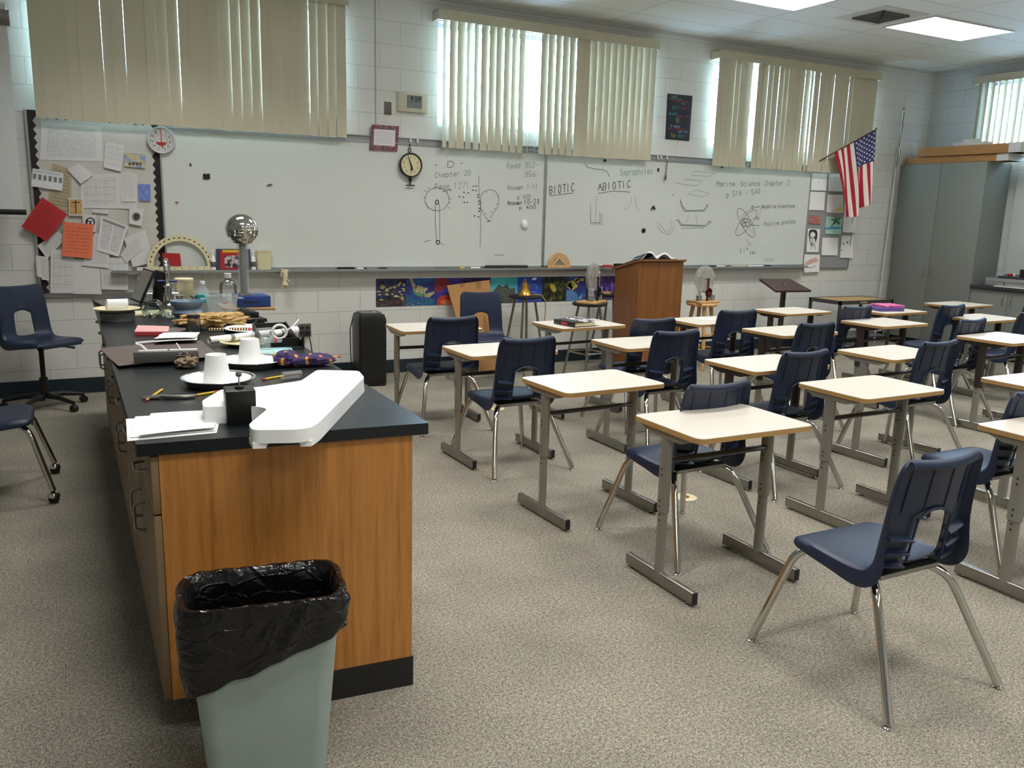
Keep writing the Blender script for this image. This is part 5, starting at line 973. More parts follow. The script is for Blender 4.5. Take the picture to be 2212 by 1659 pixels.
# fur, sock-like strip
a = G(463, 712, BZ); t = tag(obj('animal_fur', blob((a.x+.0, a.y+.06, BZ+.046), (.17, .085, .038), .45, 14, 56, 30, seed=2), 'fur'), 'tan and brown piece of animal fur heaped on the bench', 'fur')
a = G(490, 712, BZ); t = thing('beaded_strip', 'red and white beaded strip in front of the fur', 'strip', (a.x, a.y-.06, BZ+.002), R(-12)); obj('band', MB().box(-.1, .1, -.018, .018, 0, .014), 'cream', t, bevel=.003); bd = MB()
for i in range(14): bd.box(-.094+i*.014, -.087+i*.014, -.0188, .0188, .003, .0148)
obj('bead', bd, 'rust', t, smooth=False); obj('tip', MB().lathe([(0, 0), (.014, .006), (.014, .012), (0, .018)], 12, c=(.108, 0, 0)), 'pink', t)
# jar, blue pot, glass beakers
def lath(name, lab, cat, c, parts, group=None):
    t = thing(name, lab, cat, c, 0, group)
    for nm, prof, m in parts: obj(nm, MB().lathe(prof, 28), m, t)
    return t
c = G(420, 716, BZ); lath('glass_jar', 'small glass jar with black lid in front of the fur', 'jar', (c.x, c.y, BZ+.001), [('jar', [(0, 0), (.032, 0), (.034, .01), (.034, .06), (.028, .068), (.028, .074)], 'glass'), ('lid', [(.031, .072), (.032, .073), (.032, .088), (0, .088)], 'black')])
c = G(407, 700, BZ); lath('ribbed_tub', 'stack of blue-grey ribbed plastic bowls beside the faucet', 'bowl', (c.x, c.y+.02, BZ+.001), [('bowl', [(0, 0), (.07, 0), (.08, .02), (.064, .04), (.068, .045), (.085, .065), (.066, .085), (.07, .09), (.086, .11), (.088, .13), (.084, .13), (.07, .11), (0, .1)], 'pot')])
for px, py, lab in ((327, 683, 'left of two clear glass beakers lying on their sides'), (367, 683, 'right of two clear glass beakers lying on their sides')):
    c = G(px, py+6, BZ); T = Matrix.Translation((c.x, c.y, BZ+.052)) @ Matrix.Rotation(R(-14), 4, 'Z') @ Matrix.Rotation(R(90), 4, 'X'); t = thing('glass_beaker', lab, 'beaker', (0, 0, 0), 0, 'glass beakers on the lab bench')
    obj('wall', MB().lathe([(.05, 0), (.05, -.14), (.046, -.145), (0, -.145)][::-1], 24, T=T), 'glass', t); obj('rim', MB().lathe([(.05, 0), (.053, .003), (.05, .006), (.047, .003), (.05, 0)], 24, T=T), 'glass', t); obj('base_ring', MB().lathe([(.036, -.1), (.038, -.095), (.036, -.09), (.034, -.095), (.036, -.1)], 24, T=T), 'glass', t)
c = G(483, 685, BZ); t = thing('clear_tub', 'clear plastic measuring tub with side grips', 'tub', (c.x, c.y+.04, BZ+.001)); obj('tub', MB().lathe([(0, 0), (.075, 0), (.082, .01), (.09, .115), (.096, .12), (.098, .127), (.094, .127), (.078, .012), (0, .004)], 28), 'plastic', t); obj('handle', MB().box(-.125, -.092, -.03, .03, .105, .112).box(.092, .125, -.03, .03, .105, .112), 'plastic', t, bevel=.002); obj('marking', MB().box(-.01, .02, -.0925, -.0915, .088, .092).box(-.01, .02, -.088, -.087, .05, .054), 'pink', t, smooth=False)
def bottle(px, py, h, r, lab, band, liquid=None, cap='paper', z=BZ, dy=0):
    c = G(px, py, z); t = thing('water_bottle', lab, 'bottle', (c.x, c.y+dy, z+.001), 0, 'plastic bottles on the lab bench')
    obj('body', MB().lathe([(0, 0), (r*.9, 0), (r, h*.05), (r*.94, h*.2), (r, h*.35), (r, h*.6), (r*.75, h*.78), (r*.36, h*.88), (r*.36, h*.93)], 24), 'plastic', t)
    obj('cap', MB().lathe([(r*.42, h*.92), (r*.42, h), (0, h)], 16), cap, t)
    if band: obj('label', MB().lathe([(r*1.015, h*.36), (r*1.015, h*.60)], 24), band, t)
bottle(440, 678, .20, .038, 'clear water bottle with a turquoise label in front of the clear jug', 'teal'); bottle(341, 652, .2, .034, 'water bottle with a pale blue label beside the laptop screens', 'bluelab', dy=-.1)
c = G(492, 652, BZ); lath('glass_jug', 'large clear bottle with a white cap left of the silver globe column', 'bottle', (c.x-.01, c.y-.1, BZ+.001), [('body', [(0, 0), (.054, 0), (.058, .01), (.058, .12), (.045, .15), (.022, .165), (.02, .18)], 'glass'), ('cap', [(.0235, .175), (.0235, .205), (0, .205)], 'paper')])
c = G(401, 643, BZ); lath('cream_tub', 'cream plastic tub standing on the far end of the bench', 'container', (c.x-.02, c.y-.12, BZ+.001), [('body', [(0, 0), (.056, 0), (.06, .005), (.062, .13)], 'cream'), ('lid', [(.065, .128), (.066, .145), (.06, .15), (0, .15)], 'cream')])
# Van de Graaff generator
vx, vy = 1.01, 5.75
P_ = [(.86, 5.60), (1.17, 5.56), (1.19, 5.93), (.86, 5.95)]
t = tag(obj('support_board', MB().prism(P_, BZ+.0008, BZ+.013), 'tan', smooth=False), 'thin tan board under the blue generator base, jutting over the bench edge', 'board')
t = thing('static_generator', 'static electricity generator with a silver globe on a grey column', 'generator', (vx, vy, BZ+.0135))
obj('base_box', MB().box(-.06, .15, -.10, .13, 0, .07), 'blue', t, bevel=.004); obj('nameplate', MB().box(-.03, .07, -.1015, -.1, .028, .036), 'rubber', t, smooth=False); obj('collar', MB().lathe([(.05, .07), (.05, .075), (.03, .09)], 24), 'steel', t)
obj('column', MB().tube([(0, 0, .08), (0, 0, .43)], .022, 20), 'greybox', t); obj('sleeve', MB().tube([(0, 0, .08), (0, 0, .415)], .036, 24, cap=False), 'plastic', t)
obj('globe', MB().lathe([(.03, .405), (.06, .41)]+[(.104*math.cos(R(a)), .495+.092*math.sin(R(a))) for a in range(-50, 1, 8)]+[(.1055, .495), (.104, .499)]+[(.104*math.cos(R(a)), .499+.098*math.sin(R(a))) for a in range(5, 90, 6)]+[(.0001, .597)], 48), mat('polished_globe', (214, 212, 208), .04, 1, vary=(2, .01)), t)
t = thing('wand_holder', 'black bracket lying at the right bench edge in front of the generator', 'bracket', (.945, 5.12, BZ+.001), R(8)); obj('plate', MB().box(-.07, .04, -.13, .13, 0, .02), 'blackm', t, bevel=.003); obj('arm', MB().box(-.02, .02, -.05, .19, .02, .05), 'black', t, bevel=.003)
tag(obj('wire_loop', MB().tube([(.88, 4.85, BZ+.004), (.93, 4.95, BZ+.01), (.95, 5.05, BZ+.02), (.9, 5.02, BZ+.012), (.84, 4.9, BZ+.005), (.78, 4.8, BZ+.004)], .004, 6), 'black'), 'thin black wire lying near the bracket', 'wire')
# faucet
fx, fy = .56, 5.95; t = thing('sink_faucet', 'chrome gooseneck faucet with blue handles on the bench', 'faucet', (fx, fy, BZ))
obj('base', MB().lathe([(.035, 0), (.035, .01), (.024, .02), (.024, .12), (.03, .125), (.03, .14), (.02, .15)], 20), 'chrome', t); obj('neck', MB().tube(fillet([(0, 0, .14), (0, 0, .20), (-.0, -.02, .31), (-.02, -.12, .30), (-.02, -.14, .24)], .06, 6), .013, 12), 'chrome', t)
obj('nozzle', MB().tube([(-.0, -.015, .27), (0, -.012, .22)], .02, 12), 'chrome', t); obj('handle', MB().tube([(-.06, 0, .165), (.06, 0, .165)], [.009, .007], 10), 'blue', t)
for s in (-1, 1): obj('valve', MB().lathe([(.014, .0), (.014, .05), (.02, .055), (.02, .065), (0, .07)], 14, c=(.07+.045*(s+1), .0, 0)).tube([(.07+.045*(s+1)-.03, 0, .07), (.07+.045*(s+1)+.03, 0, .07)], .007, 8), 'chrome', t)
# open laptop and dark panel seen edge-on
t = thing('open_laptop', 'open dark laptop seen edge-on at the far left of the bench', 'laptop', (.37, 6.15, BZ+.001), R(-82)); obj('keyboard_base', MB().box(-.15, .15, -.23, 0, 0, .018), 'greybox', t, bevel=.004)
T = Matrix.Translation((0, .0, .012)) @ Matrix.Rotation(R(-25), 4, 'X'); l_ = obj('lid', MB().box(-.15, .15, -.004, .012, 0, .235, T=T), 'blackm', t, bevel=.004); obj('display', MB().box(-.138, .138, -.0056, -.0042, .015, .225, T=T), 'lcd', l_, smooth=False)
t = thing('picture_frame', 'dark frame standing upright right of the laptop lid', 'frame', (.50, 6.05, BZ+.001), R(-82)); T = Matrix.Rotation(R(-7), 4, 'X')
obj('panel', MB().box(-.10, .10, -.012, .012, 0.003, .225, T=T), 'blackm', t, bevel=.004); obj('foot', MB().box(-.08, .08, -.05, .04, 0, .008), 'blackm', t, bevel=.002)
c = G(383, 651, BZ); t = thing('tube_rack', 'white slotted rack behind the faucet', 'rack', (.52, 6.28, BZ+.001), R(-3)); obj('top', MB().box(-.14, .14, -.04, .04, .05, .055), 'foam', t, smooth=False); rk = MB()
for i in range(12): rk.box(-.138+i*.0245, -.126+i*.0245, -.04, -.036, 0, .05)
obj('bar', rk, 'foam', t, smooth=False); obj('shelf', MB().box(-.14, .14, -.036, .04, 0, .008), 'foam', t, smooth=False)
t = thing('cutting_board', 'cream board lying left of the glass beakers behind the plate', 'board', (.42, 5.55, BZ+.001), R(8)); obj('slab', MB().box(-.13, .13, -.1, .1, 0, .012), 'cream', t, bevel=.003); obj('groove', MB().box(-.11, .11, -.08, -.076, .012, .0126), 'lcd', t, smooth=False)
# ------------------------------------------------------------------ waste basket
t = thing('waste_basket', 'grey plastic waste basket in front of the bench end panel', 'waste basket', (.405, 2.20, 0), R(-8))
def ring(w_, d_, r, z, n=7): return [(x, y, z) for x, y in rrect(w_, d_, r, n)]
def loft(rings, m=0, cap0=True):
    mb = MB(); n = len(rings[0])
    for q in rings: mb.v += q
    for i in range(len(rings)-1):
        for j in range(n): mb.f.append((i*n+j, i*n+(j+1) % n, (i+1)*n+(j+1) % n, (i+1)*n+j)); mb.m.append(m)
    if cap0: mb.f.append(tuple(range(n))[::-1]); mb.m.append(m)
    return mb
obj('bin', loft([ring(.305, .165, .04, .0), ring(.312, .17, .045, .01), ring(.40, .235, .055, .545), ring(.412, .247, .06, .55), ring(.412, .247, .06, .562), ring(.395, .23, .055, .562), ring(.39, .225, .05, .54), ring(.31, .165, .04, .02)]), 'can', t)
def resamp(P, n):
    L = [0]; m = len(P)
    for i in range(m): L.append(L[-1]+math.dist(P[i], P[(i+1) % m]))
    out = []; j = 0
    for k in range(n):
        d_ = L[-1]*k/n
        while L[j+1] < d_: j += 1
        f = (d_-L[j])/max(1e-9, L[j+1]-L[j]); a, b = P[j % m], P[(j+1) % m]; out.append((a[0]+(b[0]-a[0])*f, a[1]+(b[1]-a[1])*f))
    return out
bm = MB(); NU = 160; RW = [(x_, y_) for x_, y_ in resamp(rrect(.424, .258, .066, 12), 160)]
def lin_f(u, v):
    i = int(round(u*NU)) % len(RW); x, y = RW[i]; sl = x/.21; fr = max(0, min(1, .5-y/.2)); fr = fr*fr*(3-2*fr)
    hang = (.175-.075*sl)*fr+(.10-.02*sl)*(1-fr)
    nz = mnoise.noise(Vector((x*16, y*16, v*5))); n2 = mnoise.noise(Vector((x*40, y*40, v*9+4))); n3 = abs(mnoise.noise(Vector((x*11+2+v*2.5, y*11-v*1.5, v*2.6))))
    if v < .35: s_ = v/.35; z = .12+.425*s_; k = .64+.215*s_; return (x*k+.002*n2, y*k*.95-.002*n2, z)
    if v < .45: s_ = (v-.35)/.1; k = .855+.155*s_; return (x*k, y*k*(.95+.05*s_), .545+.03*math.sin(s_*math.pi*.62)+.005*n2*s_)
    s_ = (v-.45)/.55; q = .573-hang*s_+.010*nz*s_; k = .86+.155*(min(q, .56)/.56)+.035*math.sin(s_*2.7)+.10*n3*min(1, s_*3)+.018*n2*s_
    d_ = .030*math.exp(-((x-.07+.25*(s_-.5)*.3)/.02)**2)*(1 if y < 0 else 0)*math.sin(s_*3.1)
    return (x*k, y*k-d_*.5, q)
obj('bin_liner', MB().grid(lin_f, NU, 36), 'bag', t, solid=.0008)
# ------------------------------------------------------------------ air purifier
t = thing('air_purifier', 'tall black air purifier standing by the front wall', 'air purifier', (2.385, 7.36, 0), R(-4))
obj('housing', loft([ring(.24, .30, .03, .0), ring(.255, .31, .035, .03), ring(.255, .31, .035, .60), ring(.235, .29, .05, .645), ring(.16, .2, .05, .66)]+[]), 'black', t)
obj('top_panel', MB().prism(rrect(.19, .22, .04), .655, .664), 'greybox', t, bevel=.003); obj('button', MB().prism(rrect(.03, .02, .006, cx=.03, cy=-.05), .664, .669), 'white_metal', t)
gm = MB()
for i in range(30): gm.box(-.10, .10, -.158, -.154, .07+i*.017, .079+i*.017)
obj('front_grille', gm, 'blackm', t, smooth=False)
tag(obj('power_cord', MB().tube([(2.243, 7.40, .60), (2.225, 7.42, .5), (2.227, 7.42, .3), (2.24, 7.44, .15), (2.215, 7.5, .01)], .005, 6), 'rubber'), 'black cord hanging down the left side of the air purifier', 'cord')
# ------------------------------------------------------------------ cardboard sheet, stools, bell, influence machines, lectern
P_ = [Vector((3.50, 7.39, .004)), Vector((3.80, 7.47, .004)), Y(1057, 605, 7.74), Y(965, 617, 7.72)]; P_[0] = Vector((3.44, 7.37, .004))
t = thing('cardboard_sheet', 'flattened cardboard box leaning on the front wall behind a chair', 'cardboard'); obj('panel', quad_sheet(P_, n=2), 'card', t, solid=.012, smooth=False)
def lerp(a, b, s): return a*(1-s)+b*s
for s0, s1 in ((.28, .40), (.66, .78)): obj('fold_strip', quad_sheet([lerp(P_[0], P_[1], s0)+Vector((0, -.0075, 0)), lerp(P_[0], P_[1], s1)+Vector((0, -.0075, 0)), lerp(P_[3], P_[2], s1)+Vector((0, -.0075, 0)), lerp(P_[3], P_[2], s0)+Vector((0, -.0075, 0))], n=1), 'cardtape', t, smooth=False)
def stool(x, y, h, lab, rot=0, sr=.165):
    t = thing('metal_stool', lab, 'stool', (x, y, 0), R(rot), 'metal stools by the front wall')
    obj('seat', MB().lathe([(0, h-.028), (sr*.93, h-.028), (sr, h-.02), (sr, h-.006), (sr*.95, h), (0, h)], 32), 'blackm', t)
    f = []
    for k in range(4):
        a = R(45+90*k); p0 = Vector((.10*math.cos(a), .10*math.sin(a), h-.03)); p1 = Vector((.225*math.cos(a), .225*math.sin(a), .008)); obj('leg', MB().tube([p0, p1], .0125, 12), 'steel', t); f.append(p0.lerp(p1, .66))
    obj('footring', MB().tube([f[0], f[1]], .008, 8).tube([f[1], f[2]], .008, 8).tube([f[2], f[3]], .008, 8).tube([f[3], f[0]], .008, 8), 'chrome', t)
stool(4.07, 7.50, .765, 'black-seated metal stool carrying the brass bell', 8); stool(4.50, 6.97, .735, 'black-seated metal stool carrying the glass-disc machine, left of the lectern', 12); stool(5.12, 7.52, .76, 'dark metal stool half hidden behind the lectern', 30)
t = thing('brass_bell', 'brass hand bell on a metal stool', 'bell', (4.05, 7.47, .7655)); obj('bell', MB().lathe([(.078, 0), (.080, .006), (.066, .02), (.05, .05), (.042, .09), (.036, .115), (.018, .125), (.0001, .127)], 32), 'brass', t); obj('loop', MB().tube([(.016*math.cos(a), 0, .142+.016*math.sin(a)) for a in [2*math.pi*i/14 for i in range(14)]], .005, 8, closed=True), 'brass', t)
tag(obj('bell_rope', MB().tube([(4.12, 7.43, .775), (4.20, 7.40, .775), (4.245, 7.39, .72), (4.25, 7.385, .60), (4.235, 7.38, .5), (4.25, 7.38, .42)], .006, 8), 'tan'), 'tan rope hanging from the bell over the stool edge', 'rope')
t = thing('wooden_block', 'small wooden block lying on the half hidden stool', 'wood block', (5.04, 7.46, .7605), R(5)); obj('block', MB().box(-.09, .03, -.03, .03, 0, .025), 'lightwood', t, bevel=.003); obj('red_cap', MB().box(-.13, -.09, -.028, .028, 0, .03), 'red', t, bevel=.003)
def influence(x, y, z, rot, lab, wood, post, red):
    t = thing('influence_machine', lab, 'influence machine', (x, y, z), R(rot)); T = Matrix.Rotation(R(90), 4, 'X')
    obj('base_board', MB().box(-.15, .15, -.10, .10, 0, .022), wood, t, bevel=.003)
    for s in (-1, 1): obj('upright', MB().box(-.014, .014, s*.055-.006, s*.055+.006, .022, .26), post, t, bevel=.002)
    for s in (-1, 1):
        dT = Matrix.Translation((0, s*.012, .25)) @ T; dd = obj('glass_disc', MB().lathe([(0, -.002), (.14, -.002), (.14, .002), (0, .002)], 40, T=dT), 'wheelglass', t); sm = MB()
        for k in range(20):
            a = 2*math.pi*k/20; q0, q1 = .09, .128; sm.prism([(q0*math.cos(a-.02), q0*math.sin(a-.02)), (q1*math.cos(a-.03), q1*math.sin(a-.03)), (q1*math.cos(a+.03), q1*math.sin(a+.03)), (q0*math.cos(a+.02), q0*math.sin(a+.02))], .002, .0026, T=dT) if s < 0 else sm.prism([(q0*math.cos(a-.02), q0*math.sin(a-.02)), (q1*math.cos(a-.03), q1*math.sin(a-.03)), (q1*math.cos(a+.03), q1*math.sin(a+.03)), (q0*math.cos(a+.02), q0*math.sin(a+.02))], -.0026, -.002, T=dT)
        obj('foil_sector', sm, 'white_metal', dd, smooth=False)
    obj('axle', MB().tube([(0, -.075, .25), (0, .075, .25)], .006, 10), 'brass', t); obj('crank', MB().tube([(0, -.10, .11), (0, .07, .11)], .005, 8).tube([(0, -.10, .11), (-.05, -.10, .10)], .005, 8).tube([(-.05, -.10, .10), (-.05, -.14, .10)], .01, 8), post, t)
    obj('pulley', MB().lathe([(.05, -.004), (.054, 0), (.05, .004), (.044, .004), (.044, -.004), (.05, -.004)], 24, T=Matrix.Translation((0, -.07, .11)) @ T), post, t)
    for s in (-1, 1):
        j = obj('leyden_jar', MB().lathe([(0, .022), (.03, .022), (.03, .15)], 20, c=(s*.10, -.03, 0)), 'plastic', t); obj('foil_wrap', MB().lathe([(.0305, .024), (.0305, .08)], 20, c=(s*.10, -.03, 0)), 'alu' if not red else 'lcd', j)
        obj('electrode', MB().tube([(s*.10, -.03, .03), (s*.10, -.03, .26), (s*.04, -.05, .30)], .003, 6).tube([(s*.10, -.03, .26), (s*.15, -.03, .265)], .004, 6), 'chrome', t)
        obj('brush_arm', MB().tube([(s*.10, -.03, .26), (s*.02, -.03, .35 if s > 0 else .38)], .003, 6), 'chrome', t)
    if red: obj('red_bracket', MB().box(.035, .075, .02, .05, .022, .27), 'red', t, bevel=.003)
influence(4.52, 6.95, .736, 33, 'influence machine with red bracket and glass discs seen edge-on, on the metal stool', 'ply', 'blackm', True)
t = thing('wooden_stool', 'light wooden stool just right of the lectern', 'stool', (5.93, 6.98, 0), R(20)); h = .70
obj('seat', MB().lathe([(0, h-.032), (.155, h-.032), (.168, h-.025), (.168, h-.008), (.16, h), (0, h)], 32), 'lightwood', t); f = []
for k in range(4): a = R(45+90*k); p0 = Vector((.095*math.cos(a), .095*math.sin(a), h-.032)); p1 = Vector((.20*math.cos(a), .20*math.sin(a), .002)); obj('leg', MB().tube([p0, p1], [.021, .018], 12), 'lightwood', t); f += [p0.lerp(p1, .45), p0.lerp(p1, .68)]
for k in range(4): obj('rung', MB().tube([f[2*k+(k % 2)], f[(2*k+2+(k % 2)) % 8]], .010, 10), 'lightwood', t)
influence(5.93, 6.97, .7015, 8, 'influence machine with round glass discs facing the camera, on the wooden stool', 'ply', 'rust', False)
# lectern
lx0, lx1, ly0, ly1 = 4.95, 5.50, 6.80, 7.20; t = thing('lectern', 'tall brown wooden lectern with an open book on top', 'lectern', (0, 0, 0)); SD = Matrix(((0, 0, 1, 0), (1, 0, 0, 0), (0, 1, 0, 0), (0, 0, 0, 1)))
for x_ in (lx0, lx1-.02): obj('side_panel', MB().prism([(ly0, 0), (ly1, 0), (ly1, 1.045), (ly0, 1.14)], x_, x_+.02, T=SD), 'lectern', t, smooth=False)
obj('front_panel', MB().box(lx0+.02, lx1-.02, ly0, ly0+.02, 0, 1.136), 'lectern', t, smooth=False); obj('shelf', MB().box(lx0+.02, lx1-.02, ly0+.02, ly1-.03, .55, .57), 'lectern', t, smooth=False)
obj('slanted_top', MB().prism([(ly0-.02, 1.146), (ly1+.04, 1.036), (ly1+.04, 1.056), (ly0-.02, 1.166)], lx0-.02, lx1+.02, T=SD), 'lectern', t, bevel=.003); obj('ledge', MB().prism([(ly1+.01, 1.064), (ly1+.04, 1.057), (ly1+.04, 1.095), (ly1+.012, 1.10)], lx0, lx1, T=SD), 'black', t, bevel=.002)
t = thing('open_book', 'open book with curling white pages on the lectern', 'book', (5.24, 6.95, 1.157), 0); 
def pg(s): return MB().grid(lambda u, v: (s*(.002+.22*u), -.05+.22*v, .012-.055*v+.05*math.sin(min(1, u*1.25)*math.pi)*(1.0 if s > 0 else 1.25)*(1-.5*v)), 12, 4)
obj('cover', MB().grid(lambda u, v: (-.24+.48*u, -.055+.23*v, .006-.0575*v), 4, 2), 'navy', t, solid=.003); 
for s in (-1, 1): obj('pages', pg(s), 'paper', t, solid=.016)
tag(obj('curled_cover', MB().grid(lambda u, v: (-.23+.16*u, -.06+.16*v, .012-.04*v+.055*math.sin(u*math.pi*.85)), 10, 3), 'navy', solid=.002), 'dark curled folder on the lectern, left of the open pages', 'folder').location = (5.24, 6.93, 1.158)
# maroon tilted stand, cart
t = thing('tilt_stand', 'maroon tilted reading table on a dark post', 'stand', (7.45, 7.30, 0)); c4 = [Vector((7.26, 7.12, .765)), Vector((7.86, 7.16, .765)), Vector((7.44, 7.45, .90)), Vector((6.98, 7.40, .90))]
c4 = [Y(1676, 630, 7.12), Y(1752, 629, 7.12), Y(1706, 604, 7.46), Y(1640, 604, 7.46)]; u_ = quad_sheet([p-Vector((7.45, 7.30, 0)) for p in c4], n=3); obj('top', u_, 'maroon', t, solid=.022, bevel=0, smooth=False)
mc = (c4[0]+c4[1]+c4[2]+c4[3])/4-Vector((7.45, 7.30, 0)); obj('post', MB().box(mc.x-.022, mc.x+.022, mc.y-.022, mc.y+.022, .03, mc.z-.01), 'darkmetal', t, smooth=False); obj('foot', MB().box(mc.x-.28, mc.x+.28, mc.y-.03, mc.y+.03, 0, .03).box(mc.x-.03, mc.x+.03, mc.y-.25, mc.y+.25, 0, .03), 'darkmetal', t, smooth=False); obj('clip', MB().box(mc.x-.04, mc.x-.015, mc.y-.04, mc.y-.01, mc.z+.006, mc.z+.02), 'chrome', t, smooth=False)
t = thing('metal_cart', 'dark metal frame cart with a tan top beside the tall grey cabinet', 'cart', (8.50, 7.25, 0)); W2, D2, H2 = .46, .24, .66
obj('frame_rail', MB().box(-W2, W2, -D2, -D2+.025, H2-.045, H2).box(-W2, W2, D2-.025, D2, H2-.045, H2).box(-W2, -W2+.025, -D2, D2, H2-.045, H2).box(W2-.025, W2, -D2, D2, H2-.045, H2), 'bar', t, smooth=False); obj('top', MB().box(-W2+.03, W2-.03, -D2+.03, D2-.03, H2-.02, H2-.004), 'tan', t, smooth=False); obj('nameplate', MB().box(-.12, .0, -D2-.002, -D2, H2-.034, H2-.014), 'tan', t, smooth=False)
for sx in (-1, 1):
    for sy in (-1, 1): obj('leg', MB().box(sx*(W2-.014)-.014, sx*(W2-.014)+.014, sy*(D2-.014)-.014, sy*(D2-.014)+.014, .0, H2-.045), 'bar', t, smooth=False)
obj('shelf', MB().box(-W2+.01, W2-.01, -D2+.01, D2-.01, .2, .215), 'bar', t, smooth=False)
# ------------------------------------------------------------------ flag
p0, p1 = Y(1745, 362, WY-.03), Y(1893, 279, 7.35); d_ = p1-p0
t = thing('american_flag', 'American flag hanging from a slanted pole over the grey pinboard', 'flag'); obj('pole', MB().tube([p0, p1], .007, 10), 'rust', t); obj('finial', MB().lathe([(0, -.004), (.012, 0), (.014, .012), (0, .022)], 12, T=Matrix.Translation(p1)), 'brass', t); obj('wall_bracket', MB().box(p0.x-.02, p0.x+.02, WY-.035, WY-.001, p0.z-.05, p0.z+.03), 'alu', t, smooth=False)
s0 = .39; HO = (p1-(p0+d_*s0))
bl, br = Y(1822, 476, 7.52), Y(1886, 440, 7.38)
def fl(u, v, off=0.0):           # u along the pole (0 wall side .. 1 tip), v down the cloth
    top_ = p0+d_*(s0+(1-s0)*u*.985); bot = bl*(1-u)+br*u; p = top_*(1-v)+bot*v; a = .028*(.25+v)*math.sin(u*15+v*2.2)+.012*v*math.sin(u*27+1)
    sag = math.sin(v*math.pi)*.02*(1-u); return p+Vector((sag+.012*v*math.cos(u*15), -a-off, .0+(.03*v*math.sin(u*9+1.2))))
def uv(i, j): return fl(i, j)
NU_, NV = 52, 40
cl = MB().grid(lambda u, v: fl(u, v), NU_, NV, mf=lambda i, j: (2 if (i >= 24 and j < 16) else (0 if (i//4) % 2 == 0 else 1)))
obj('cloth', cl, ['flagred', 'flagwhite', 'flagblue'], t, solid=.0015)
st = MB()
for r_ in range(9):
    for c_ in range(6 if r_ % 2 == 0 else 5):
        v = (.4)*((c_*2+1+(r_ % 2))/12); u = .4615+.5385*((r_+1)/10); c0_ = fl(u, v, .0025); eu = (fl(u+.01, v, .0025)-fl(u-.01, v, .0025)).normalized(); ev = (fl(u, v+.01, .0025)-fl(u, v-.01, .0025)).normalized()
        st.add([c0_+(eu*math.cos(math.pi*k/5+.3)+ev*math.sin(math.pi*k/5+.3))*(.0145 if k % 2 == 0 else .0065) for k in range(10)], [tuple(range(10))])
obj('star', st, 'flagwhite', t, smooth=False)['kind'] = 'stuff'
t = thing('window_pole', 'tall thin chrome pole leaning on the wall left of the grey cabinet', 'pole'); a, b = Y(1951, 238, 7.74), Y(1915, 640, 7.66); e = a+(b-a)*(a.z/(a.z-b.z)); obj('pole', MB().tube([a, (e.x, e.y-.0, .002)], .011, 10), 'chrome', t); obj('cord_line', MB().tube([a+Vector((0, -.02, -.02)), a+Vector((-.04, -.03, -.7))], .004, 6), 'rubber', t); obj('hook', MB().tube([a, a+Vector((0, -.01, .03)), a+Vector((.012, -.015, .012))], .006, 6), 'rubber', t)
t = tag(obj('window_pole', MB().tube([Y(1941, 318, 7.76), (Y(1903, 640, 7.70).x-.06, 7.68, .003)], .013, 10), 'white_metal'), 'shorter white pole standing beside the chrome pole', 'pole')
# ------------------------------------------------------------------ grey cabinets
CX = 9.77; t = thing('tall_cabinet', 'tall grey two-door cabinet in the far right corner', 'cabinet', (0, 0, 0)); obj('carcass', MB().box(CX+.02, RX-.014, 6.57, WY-.014, .1, 2.33), 'greylam', t, smooth=False); obj('toe_kick', MB().box(CX+.08, RX-.014, 6.58, WY-.014, 0, .1), 'rubber', t, smooth=False)
for y0, y1, yh in ((6.573, 7.178, 7.13), (7.183, WY-.02, 7.23)): d_ = obj('door', MB().box(CX, CX+.019, y0, y1, .105, 2.328), 'greylam', t, bevel=.002); obj('handle', MB().tube(fillet([(CX, yh, .93), (CX-.03, yh, .935), (CX-.03, yh, 1.035), (CX, yh, 1.04)], .02, 4), .005, 8), 'chrome', d_)
t0 = None
for k, (y0, y1) in enumerate(((5.62, 6.568), (4.67, 5.618), (3.72, 4.668))):
    lab = ['grey base cabinet with two doors next to the tall cabinet', 'grey base cabinet beyond the right edge', 'grey base cabinet beyond the right edge'][k]
    t = thing('base_cabinet', lab, 'cabinet', (0, 0, 0), 0, 'grey base cabinets'); obj('carcass', MB().box(CX+.02, RX-.014, y0, y1, .1, .83), 'greylam', t, smooth=False); obj('toe_kick', MB().box(CX+.08, RX-.014, y0, y1, 0, .1), 'rubber', t, smooth=False)
    ym = (y0+y1)/2
    for a, b, yh in ((y0+.003, ym-.002, ym-.05), (ym+.002, y1-.003, ym+.05)): d_ = obj('door', MB().box(CX, CX+.019, a, b, .105, .827), 'greylam', t, bevel=.002); obj('handle', MB().tube(fillet([(CX, yh, .66), (CX-.03, yh, .665), (CX-.03, yh, .775), (CX, yh, .78)], .02, 4), .005, 8), 'chrome', d_)
tag(obj('counter_top', MB().box(CX-.03, RX-.014, 3.72, 6.568, .831, .872), 'counter', bevel=.004), 'dark counter top on the grey base cabinets', 'countertop')
def longbox(name, lab, p, q, z0, z1, ends, x0):
    t = thing(name, lab, 'box', (0, 0, 0), 0, 'long boxes on the tall cabinet'); y0, y1 = p, q; obj('box', MB().box(x0, x0+.30, y0, y1, z0, z1), 'card', t, bevel=.004); obj('end_flap', MB().box(x0-.002, x0+.302, y0-.004, y0+.14, z0-.0, z1+.002), 'screen', t, bevel=.003)
longbox('long_box', 'lower long cardboard box on top of the tall grey cabinet', 6.35, 7.74, 2.332, 2.415, 0, 9.80); longbox('long_box', 'upper long cardboard box on top of the tall grey cabinet', 6.2, 7.55, 2.42, 2.53, 0, 9.77)
